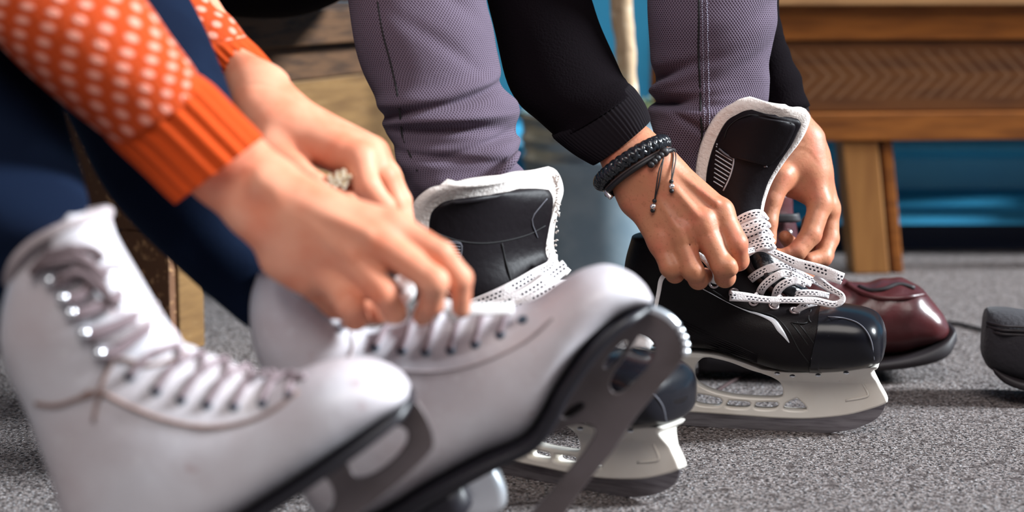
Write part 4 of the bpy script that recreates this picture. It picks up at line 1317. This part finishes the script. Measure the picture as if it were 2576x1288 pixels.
HF += [(1962, 645, 2.034, 1945, 640, 2.034, 8, 7, 4), (2086, 515, 2.078, 2088, 528, 2.078, 8, 8, 6), (1996, 690, 2.05, 2035, 692, 2.055, 7.5, 8.5, 4)]
HF += [(2052, 400, 2.066, 2082, 490, 2.070, 3, 3.4, 5)]
handF = sdf_mesh(hand_from(HF), 0.0011)
body = MB().merge(handR).merge(handF)
# upper arms, torso, neck and head continue the figure beyond the frame
SHm = [np.array([-0.10, 2.08, 0.88]), np.array([0.22, 2.30, 0.90])]
body.merge(wtube([P(1480, 270, 2.0), P(1350, 60, 2.05), (0.00, 2.16, 0.62), SHm[0]], [.026, .028, .035, .045]))
body.merge(wtube([P(1985, 290, 2.095), P(1950, 180, 2.11), P(1900, 0, 2.13), (0.30, 2.30, 0.66), SHm[1]], [.020, .019, .019, .032, .045]))
body.merge(wtube([(-0.28, 2.56, .54), (-0.18, 2.48, .72), (0.04, 2.24, .90), (0.11, 2.16, .95), (0.14, 2.11, .99)], [.10, .11, .11, .06, .055]))
body.merge(ball((0.18, 2.04, 1.04), 0.095, 24, 16, (0.82, 1.0, 1.15)))
body.merge(ball((0.23, 1.952, 1.02), 0.016, 12, 8, (0.8, 1, 1.4)))
bm_ = man.part('body', body, M_skin_m)
man.part('hair', ball((0.17, 2.065, 1.065), 0.102, 24, 16, (0.84, .98, 1.1)), mat('dark_brown_hair', (0.03, 0.018, 0.012), 0.7))

# sweater: near sleeve, far sleeve, cuffs, trunk
nzs = noise2(3, 9, (20, 70), (1, 3))


def slv(L, th):
    return 0.0011 * nzs(L, th)


swt = MB()
near = [(1090, -560, 1450, -520, 2.20), (1150, -300, 1440, -260, 2.15), (1205, -120, 1455, -110, 2.10), (1232, 30, 1492, 10, 2.06), (1262, 170, 1524, 95, 2.035), (1305, 255, 1560, 180, 2.01), (1350, 300, 1575, 200, 1.995),
        (1385, 335, 1584, 212, 1.985), (1400, 352, 1595, 228, 1.975)]
swt.merge(limb(near, 0.85, disp=slv))
farS = [(1830, -560, 2010, -520, 2.22), (1830, -300, 1960, -280, 2.18), (1840, -100, 1955, -80, 2.15), (1850, 20, 1962, 60, 2.13), (1860, 70, 1974, 95, 2.125), (1875, 120, 1980, 118, 2.12), (1890, 190, 2010, 180, 2.11), (1915, 280, 2032, 265, 2.10)]
swt.merge(limb(farS, 1.15, disp=lambda L, th: 0.0016 * nzs(L, th) + 0.0012 * np.sin(L * 190 + np.cos(th))))
swt.merge(wtube([P(1270, -540, 2.20), (-0.04, 2.15, 0.78), SHm[0], (0.02, 2.24, 0.91)], [.062, .068, .085, .11]))
swt.merge(wtube([P(1920, -540, 2.22), (0.26, 2.30, 0.80), SHm[1], (0.10, 2.28, 0.91)], [.045, .062, .085, .11]))
swt.merge(wtube([(-0.31, 2.58, .55), (-0.28, 2.55, .60), (-0.18, 2.48, .74), (0.02, 2.26, .88), (0.10, 2.18, .93)], [.12, .15, .16, .155, .07]))
swt.merge(wtube([P(520, -56, 2.42), P(620, -66, 2.38), P(740, -80, 2.34), P(850, -110, 2.32), P(930, -155, 2.30)], [.040, .052, .055, .045, .03]))
sw = man.part('sweater', swt, M_black_knit)


def ribd(n, amp):
    return lambda L, th: amp * np.cos(n * th) * np.minimum(1, L * 120)


cuffN = [(1388, 340, 1583, 210, 1.984), (1398, 352, 1600, 228, 1.975), (1440, 385, 1622, 262, 1.955), (1478, 408, 1634, 292, 1.942), (1492, 415, 1636, 302, 1.938)]
man.part('cuff', limb(cuffN, 0.80, n=240, disp=ribd(60, 0.00045)), M_black_rib, parent=sw)
cuffF = [(1912, 268, 2032, 262, 2.103), (1920, 290, 2036, 285, 2.10), (1935, 320, 2046, 318, 2.095), (1948, 338, 2055, 352, 2.09), (1952, 345, 2057, 372, 2.088)]
man.part('cuff', limb(cuffF, 1.2, n=200, disp=ribd(50, 0.0004)), M_black_rib, parent=sw)

# trousers
tr = MB()
nz1 = noise2(11, 10, (25, 95), (1, 4))
nz2 = noise2(12, 10, (25, 95), (1, 4))


def fold(c, s, L):
    return np.exp(-((L - c) / s) ** 2)


def crease(L, th, c, k, th0, wth, s, a):
    """a groove (a<0) or ridge across the cloth, slanting by k, centred on angle th0"""
    d = (th - th0 + np.pi) % (2 * np.pi) - np.pi
    return a * np.exp(-((L - c - k * d) / s) ** 2) * np.exp(-(d / wth) ** 2)


def dispL(L, th):
    e = np.clip((L - 0.12) / 0.06, 0, 1)
    r = (0.0008 + 0.0026 * e) * nz1(L, th)
    r = r + crease(L, th, .178, -.006, 4.0, .9, .0055, -.0085) + crease(L, th, .166, -.006, 4.0, .9, .008, .004)
    r = r + crease(L, th, .166, -.014, 5.35, .6, .0045, -.0070) + crease(L, th, .154, -.014, 5.35, .7, .007, .0045)
    r = r + crease(L, th, .198, .004, 4.7, 1.0, .0050, -.0065) + crease(L, th, .188, .004, 5.0, .9, .006, .0045)
    r = r + crease(L, th, .214, -.012, 5.4, .7, .0045, -.0060) + crease(L, th, .226, .010, 4.4, .9, .0050, -.0055)
    r = r + crease(L, th, .06, .05, 5.2, .5, .012, -.003) + crease(L, th, .11, .05, 5.0, .5, .010, -.003)
    return r


legL = [(850, -150, 1200, -170, 1.955), (862, -70, 1215, -80, 1.9431), (875, 0, 1225, 0, 1.9313), (885, 70, 1240, 60, 1.921), (898, 130, 1246, 120, 1.9115), (920, 190, 1258, 180, 1.902), (942, 245, 1268, 215, 1.8948), (955, 285, 1298, 250, 1.8889), (958, 308, 1301, 275, 1.8851), (975, 330, 1296, 300, 1.8814), (990, 355, 1295, 335, 1.8766), (993, 380, 1312, 352, 1.8733), (996, 410, 1310, 375, 1.8691), (1010, 440, 1300, 400, 1.8648), (1025, 480, 1318, 430, 1.86), (1060, 530, 1340, 490, 1.86), (1100, 600, 1330, 580, 1.86)]
tr.merge(limb(legL, 0.88, n=96, sub=8, disp=dispL))


def dispR(L, th):
    e = np.clip((L - 0.12) / 0.06, 0, 1)
    r = (0.0007 + 0.0016 * e) * nz2(L, th)
    r = r + crease(L, th, .147, -.018, 3.7, .8, .0060, -.0075) + crease(L, th, .158, -.018, 3.7, .8, .007, .0040)
    r = r + crease(L, th, .176, -.010, 3.8, .8, .0050, -.0070) + crease(L, th, .187, -.004, 4.0, .9, .007, .0035)
    r = r + crease(L, th, .205, .030, 4.6, .6, .0045, -.0050) + crease(L, th, .09, -.03, 5.3, .6, .010, -.0025) + crease(L, th, .13, -.03, 5.4, .6, .008, -.0025)
    return r


legR = [(1640, -170, 1985, -160, 2.075), (1634, -80, 1968, -80, 2.06), (1630, 0, 1955, 0, 2.05), (1630, 60, 1954, 60, 2.045), (1633, 120, 1940, 125, 2.045), (1636, 155, 1933, 160, 2.045), (1648, 185, 1933, 195, 2.045), (1645, 205, 1931, 220, 2.045), (1640, 230, 1929, 245, 2.045), (1655, 256, 1928, 262, 2.045),
        (1634, 270, 1930, 290, 2.045), (1632, 300, 1935, 320, 2.045), (1645, 350, 1930, 350, 2.045), (1660, 400, 1920, 400, 2.045), (1670, 470, 1900, 470, 2.045), (1690, 560, 1880, 560, 2.045)]
tr.merge(limb(legR, 0.88, n=96, sub=8, disp=dispR))
tr.merge(wtube([P(1030, -120, 1.96), P(1010, -260, 1.97), (-0.12, 2.06, 0.52), (-0.20, 2.30, 0.52), (-0.30, 2.54, 0.53)], [.072, .078, .085, .09, .10]))
tr.merge(wtube([P(1810, -130, 2.07), P(1810, -260, 2.08), (0.20, 2.16, 0.53), (0.00, 2.36, 0.52), (-0.22, 2.60, 0.53)], [.068, .074, .085, .09, .11]))
trs = man.part('trousers', tr, M_mauve)
legRmb = limb(legR, 0.88, n=96, sub=8, disp=dispR)
legLmb = limb(legL, 0.88, n=96, sub=8, disp=dispL)
bvr = legRmb.bvh()
sl = [(1758, -20), (1758, 60), (1757, 120), (1759, 180), (1762, 240), (1763, 300), (1766, 340), (1760, 380)]
man.part('side_seam', tube(on(bvr, sl, 0.0002), 0.0011, n=6), M_dthread, parent=trs)
stm = MB()
for k in range(64):
    y = 2 + k * 5.6
    x = 1773 + 0.02 * y
    for dx in (-7, 5):
        p, nn = hit(bvr, x + dx, y, 0.0006)
        q, n2 = hit(bvr, x + dx + random.uniform(-1.5, 2.5), y + 3.6, 0.0006)
        if p is not None and q is not None:
            stm.merge(tube([p, q], 0.0005, n=5, sub=1))
man.part('seam_stitching', stm, M_stitch, parent=trs, label='pale double stitching down the seam')
bvl = legLmb.bvh()
man.part('side_seam', tube(on(bvl, [(950, 5), (962, 80), (978, 140), (990, 190), (1000, 240), (1008, 300), (1012, 340), (1030, 385), (1050, 430)], 0.0001), 0.0009, n=6), M_dthread, parent=trs)
# rolled hem of the left-hand trouser leg
man.part('hem', tube([P(1238, 452, 1.815), P(1262, 432, 1.81), P(1290, 405, 1.815), P(1304, 385, 1.83)], [.0025, .004, .004, .0025], n=10), M_mauve, parent=trs)

# ---- bracelets
wc = np.array(P(1598, 412, 1.930))
pA, pB = P(1662, 352, 1.930), P(1520, 468, 1.930)
ax_u = (pA - pB) / 2
cc = (pA + pB) / 2
axis_w = P(1660, 500, 1.915) - P(1560, 340, 1.94)
axis_w = axis_w - ax_u * np.dot(axis_w, ax_u) / np.dot(ax_u, ax_u)
axis_w /= np.linalg.norm(axis_w)
dd = np.cross(ax_u / np.linalg.norm(ax_u), axis_w)
if dd[1] > 0:
    dd = -dd
Rw = np.linalg.norm(ax_u)


def wloop(shift, ru, rd, wav=0, wv=0, ph=0, n=120, lift=0.0):
    out = []
    for t in np.linspace(0, 2 * math.pi, n, endpoint=False):
        k = wav * math.sin(wv * t + ph)
        h = lift * math.cos(2 * (wv * t + ph))
        out.append(cc + ax_u / Rw * (ru + h) * math.cos(t) + dd * (rd + h) * math.sin(t) + axis_w * (shift + k + 0.004 * math.cos(t)))
    return out


T = Thing('braided_bracelet', cc, 'thick glossy black braided leather bracelet on the wrist at the black cuff', 'bracelet')
for k in range(3):
    T.part('leather_strand', tube(wloop(0.0, Rw + .0035, 0.0290, 0.0046, 11, k * 2 * math.pi / 3, n=220, lift=0.0016), 0.0034, n=8, sub=1, closed=True), M_braid)
T = Thing('cord_bracelet', cc + axis_w * .009, 'thin black cord bracelet with two dangling strings tipped by silver beads', 'bracelet')
cb = T.part('band', tube(wloop(0.0125, Rw + .0030, 0.0275, n=120), 0.0026, n=8, sub=1, closed=True), M_cord)
T.part('band', tube(wloop(0.0092, Rw + .0024, 0.0266, n=120), 0.0012, n=8, sub=1, closed=True), M_brown, label='thin brown cord')
bh = handR.bvh()
sk = []
for k in range(5):
    p, nn = hit(bh, 1668 - k * 7.5, 388 + k * 7.0, 0.0042)
    if p is not None:
        sk.append(p)
for k, p in enumerate(sk):
    T.part('knot', ball(p, 0.0036 if k else 0.005), M_cord)
def strings(l, bead):
    pts = on(bh, l, 0.0022)
    for d in (-1, 1):
        T.part('string', tube([p + np.array([d * .0012 * math.sin(math.pi * i / (len(pts) - 1)), 0, 0]) for i, p in enumerate(pts)], 0.00065, n=6), M_cord)
    e = pts[-1]
    T.part('knot', ball(e, 0.0022), M_cord)
    pb, nb = hit(bh, bead[0], bead[1], 0.0035)
    T.part('bead', ball(pb, 0.0030), M_silver)
    pb, nb = hit(bh, bead[0] + (1 if bead[0] > 1660 else -1), bead[1] + 10, 0.0025)
    T.part('knot', ball(pb, 0.0023), M_cord)
strings([(1675, 380), (1690, 382), (1694, 400), (1691, 430), (1688, 458)], (1690, 470))
strings([(1668, 400), (1660, 430), (1655, 465), (1648, 505)], (1645, 519))
T.part('clasp', tube([P(1524, 480, 1.918), P(1530, 490, 1.914), P(1538, 498, 1.912)], 0.0026, n=8), M_silver)

# ---- woman
woman = Thing('person', (-0.45, 1.60, 0), 'person in an orange sweater with pale dots and dark jeans, lacing a white figure skate', 'person')
YW = 1.40
HN = [(430, 300, 1.44, 560, 425, 1.425, 26, 23, 0), (540, 440, 1.425, 640, 530, 1.415, 19, 18, 12), (610, 395, 1.425, 690, 470, 1.415, 19, 19, 12), (575, 420, 1.425, 665, 500, 1.415, 23, 21, 12),
      (640, 530, 1.415, 740, 640, 1.405, 17, 15, 14), (690, 470, 1.412, 800, 540, 1.402, 17, 16, 14)]
MW = {'a': (842, 700, 1.395), 'b': (893, 655, 1.385), 'c': (945, 605, 1.383), 'd': (990, 570, 1.395)}
HN += [(690, 580, 1.405, *MW['a'], 14, 12, 14), (710, 550, 1.402, *MW['b'], 15, 12, 14), (740, 520, 1.402, *MW['c'], 15, 12.2, 14), (770, 515, 1.408, *MW['d'], 14, 12, 14),
       (720, 600, 1.415, 850, 690, 1.41, 16, 13, 14), (760, 540, 1.42, 940, 640, 1.41, 17, 13, 14), (700, 660, 1.41, 770, 705, 1.405, 12, 11, 12)]
HN += chain([MW['a'], (880, 765, 1.372), (893, 800, 1.385), (905, 800, 1.405)], [11.6, 10.2, 9, 7.6], 7, 3)
HN += chain([MW['b'], (965, 738, 1.366), (990, 782, 1.378), (1000, 790, 1.40)], [11.4, 10.2, 9, 7.6], 6, 3)
HN += chain([MW['c'], (1092, 708, 1.366), (1085, 762, 1.378), (1062, 795, 1.395)], [11.6, 10.2, 8.8, 7.4], 6, 3)
HN += chain([MW['d'], (1110, 640, 1.385), (1158, 700, 1.39), (1160, 775, 1.40)], [11.2, 9.4, 8.6, 7.0], 6, 3)
HN += chain([(770, 690, 1.425), (845, 760, 1.435), (900, 785, 1.435), (950, 790, 1.430)], [14, 11.5, 9.5, 8], 8, 4)
HN += [(660, 458, 1.398, 690, 478, 1.396, 10, 9, 9), (700, 485, 1.3955, 925, 590, 1.3735, 3, 3.6, 6), (720, 520, 1.392, 880, 640, 1.3745, 3, 3.4, 6)]
handN = sdf_mesh(hand_from(HN), 0.0012)
HB = [(600, 165, 1.64, 650, 220, 1.62, 15, 19.5, 0), (630, 215, 1.62, 680, 290, 1.60, 19, 18, 12), (680, 230, 1.62, 730, 300, 1.60, 18, 18, 12), (640, 270, 1.60, 700, 360, 1.585, 16, 16, 14)]
MB2 = {'a': (905, 400, 1.56), 'b': (925, 385, 1.578), 'c': (938, 385, 1.60)}
HB += [(700, 300, 1.60, *MB2['a'], 17, 12.5, 14), (730, 300, 1.61, *MB2['b'], 17, 12.5, 14), (740, 310, 1.625, *MB2['c'], 17, 12.5, 14), (700, 330, 1.59, 850, 390, 1.57, 16, 12, 14), (800, 340, 1.60, 900, 380, 1.59, 14, 12, 14), (720, 340, 1.625, 900, 420, 1.62, 16, 12, 14)]
HB += chain([MB2['a'], (925, 470, 1.545), (965, 520, 1.545), (985, 560, 1.55)], [12, 10.5, 9.4, 8], 7, 3)
HB += chain([MB2['b'], (968, 445, 1.572), (995, 510, 1.572), (1010, 560, 1.57)], [11.6, 9.8, 9.0, 8], 6, 3)
HB += chain([MB2['c'], (978, 440, 1.60), (1008, 505, 1.60), (1020, 560, 1.595)], [11.4, 9.6, 8.8, 7.6], 6, 3)
HB += chain([(680, 375, 1.575), (742, 425, 1.560), (798, 468, 1.548), (855, 505, 1.545)], [15, 11.5, 9.8, 8.5], 8, 4)
HB += chain([(900, 440, 1.61), (885, 500, 1.60), (860, 520, 1.58)], [10, 9.0, 8], 6, 3)
handB = sdf_mesh(hand_from(HB), 0.0012)
wb_ = MB().merge(handN).merge(handB)
SHw = [np.array([-0.66, 1.62, 0.82]), np.array([-0.62, 1.98, 0.84])]
wb_.merge(wtube([P(440, 310, 1.44), P(200, 60, 1.49), (-0.46, 1.56, 0.60), SHw[0]], [.024, .030, .036, .045]))
wb_.merge(wtube([P(600, 165, 1.645), P(505, 20, 1.69), P(430, -120, 1.72), (-0.42, 1.84, 0.66), SHw[1]], [.017, .016, .018, .03, .04]))
wb_.merge(wtube([(-0.70, 2.42, .58), (-0.70, 2.22, .70), (-0.68, 1.95, .84), (-0.66, 1.81, .93), (-0.62, 1.79, .98)], [.11, .11, .11, .05, .045]))
wb_.merge(ball((-0.57, 1.77, 1.06), 0.088, 24, 16, (1.0, 0.82, 1.15)))
wb_.merge(ball((-0.482, 1.765, 1.045), 0.014, 12, 8, (1, .8, 1.4)))
woman.part('body', wb_, M_skin_w)
woman.part('hair', ball((-0.60, 1.775, 1.085), 0.096, 24, 16, (.98, .86, 1.1)), mat('chestnut_hair', (0.09, 0.04, 0.02), 0.7))

knit = MB()
nearS = [(-560, -420, -250, -640, 1.56), (-330, -160, 60, -400, 1.50), (-150, -20, 250, -140, 1.45), (-20, 88, 358, -5, 1.425), (60, 170, 425, 90, 1.42), (160, 262, 480, 160, 1.418), (250, 335, 510, 205, 1.418), (300, 370, 530, 230, 1.418)]
knit.merge(limb(nearS, 0.85, n=48, disp=lambda L, th: 0.0010 * nzs(L * .8, th)))
farW = [(165, -420, 400, -440, 1.78), (240, -240, 450, -260, 1.75), (310, -110, 492, -120, 1.72), (378, 15, 538, -5, 1.69), (435, 80, 585, 45, 1.675), (490, 130, 628, 105, 1.66), (520, 155, 650, 135, 1.655)]
knit.merge(limb(farW, 1.15, n=48, disp=lambda L, th: 0.0010 * nzs(L * .8, th)))
knit.merge(wtube([P(-400, -520, 1.54), (-0.56, 1.60, 0.74), SHw[0], (-0.68, 1.80, 0.84)], [.05, .056, .07, .09]))
knit.merge(wtube([P(305, -420, 1.78), (-0.46, 1.90, 0.74), SHw[1], (-0.68, 1.92, 0.84)], [.034, .05, .07, .09]))
knit.merge(wtube([(-0.70, 2.46, .53), (-0.70, 2.42, .58), (-0.70, 2.22, .71), (-0.68, 1.95, .84), (-0.67, 1.82, .92)], [.10, .125, .135, .135, .06]))
kn = woman.part('sweater', knit, M_orange)


def ribs2(n, amp):
    return lambda L, th: amp * (np.cos(n * th) + 0.5 * np.cos(2.3 * th + 9 * L)) * np.minimum(1, L * 80)


cN = [(268, 348, 500, 188, 1.418), (288, 366, 516, 202, 1.418), (330, 404, 560, 246, 1.418), (375, 446, 604, 292, 1.418), (415, 486, 640, 328, 1.417), (444, 512, 658, 348, 1.415)]
woman.part('cuff', limb(cN, 0.80, n=180, disp=ribs2(20, 0.0013)), M_orange_rib, parent=kn)
cB = [(480, 118, 620, 92, 1.663), (530, 162, 668, 145, 1.65), (565, 188, 700, 185, 1.64), (588, 206, 716, 204, 1.632), (594, 212, 720, 212, 1.63)]
woman.part('cuff', limb(cB, 1.15, n=160, disp=ribs2(18, 0.0010)), M_orange_rib, parent=kn)

jn = MB()
nzj = noise2(21, 9, (15, 60), (1, 3))
shinA = [(-420, -350, 50, -400, 1.62), (-330, -150, 90, -180, 1.58), (-260, 40, 120, 60, 1.545), (-210, 200, 148, 230, 1.50), (-160, 350, 182, 370, 1.44), (-110, 480, 212, 480, 1.38), (-70, 580, 222, 530, 1.35), (-35, 660, 215, 590, 1.345), (0, 760, 200, 690, 1.335), (60, 850, 220, 800, 1.33)]
jn.merge(limb(shinA, 0.80, n=48, disp=lambda L, th: 0.0014 * nzj(L, th)))
shinB = [(-40, -260, 400, -330, 1.66), (20, -60, 440, -90, 1.63), (90, 120, 520, 90, 1.59), (170, 290, 575, 235, 1.555), (250, 440, 610, 370, 1.54), (340, 560, 635, 480, 1.53), (460, 685, 655, 590, 1.515), (560, 775, 690, 655, 1.505), (608, 815, 720, 690, 1.50), (660, 850, 760, 730, 1.49)]
jn.merge(limb(shinB, 0.80, n=48, disp=lambda L, th: 0.0014 * nzj(L + 3, th)))
jn.merge(wtube([P(-150, -250, 1.60), P(-200, -480, 1.64), (-0.62, 1.74, 0.62), (-0.68, 2.06, 0.57), (-0.74, 2.42, 0.53)], [.055, .062, .075, .085, .10]))
jn.merge(wtube([P(190, -250, 1.66), P(120, -480, 1.70), (-0.44, 1.86, 0.62), (-0.52, 2.14, 0.57), (-0.62, 2.44, 0.53)], [.055, .062, .075, .085, .10]))
jn_o = woman.part('jeans', jn, M_denim)

# ---- ring
rc = P(856, 450, 1.546)
T = Thing('finger_ring', rc, 'gold ring with a cluster of crystals on the far hand of the person in orange', 'ring')
T.part('band', torus(rc + np.array([0, .010, 0]), (0.5, 0.1, -0.8), 0.0098, 0.0014), M_gold)
T.part('setting', ball(rc + np.array([0, .002, -.0005]), 0.0080, sc=(1.2, .6, .8)), M_gold)
for k in range(13):
    a = k * 2.4
    r = 0.0025 * math.sqrt(k)
    p = rc + np.array([r * math.cos(a) * 1.1, -0.0035, r * math.sin(a) * .75])
    g = ball(p, 0.0026, 6, 4)
    T.part('crystal', g, M_gem, smooth=False)
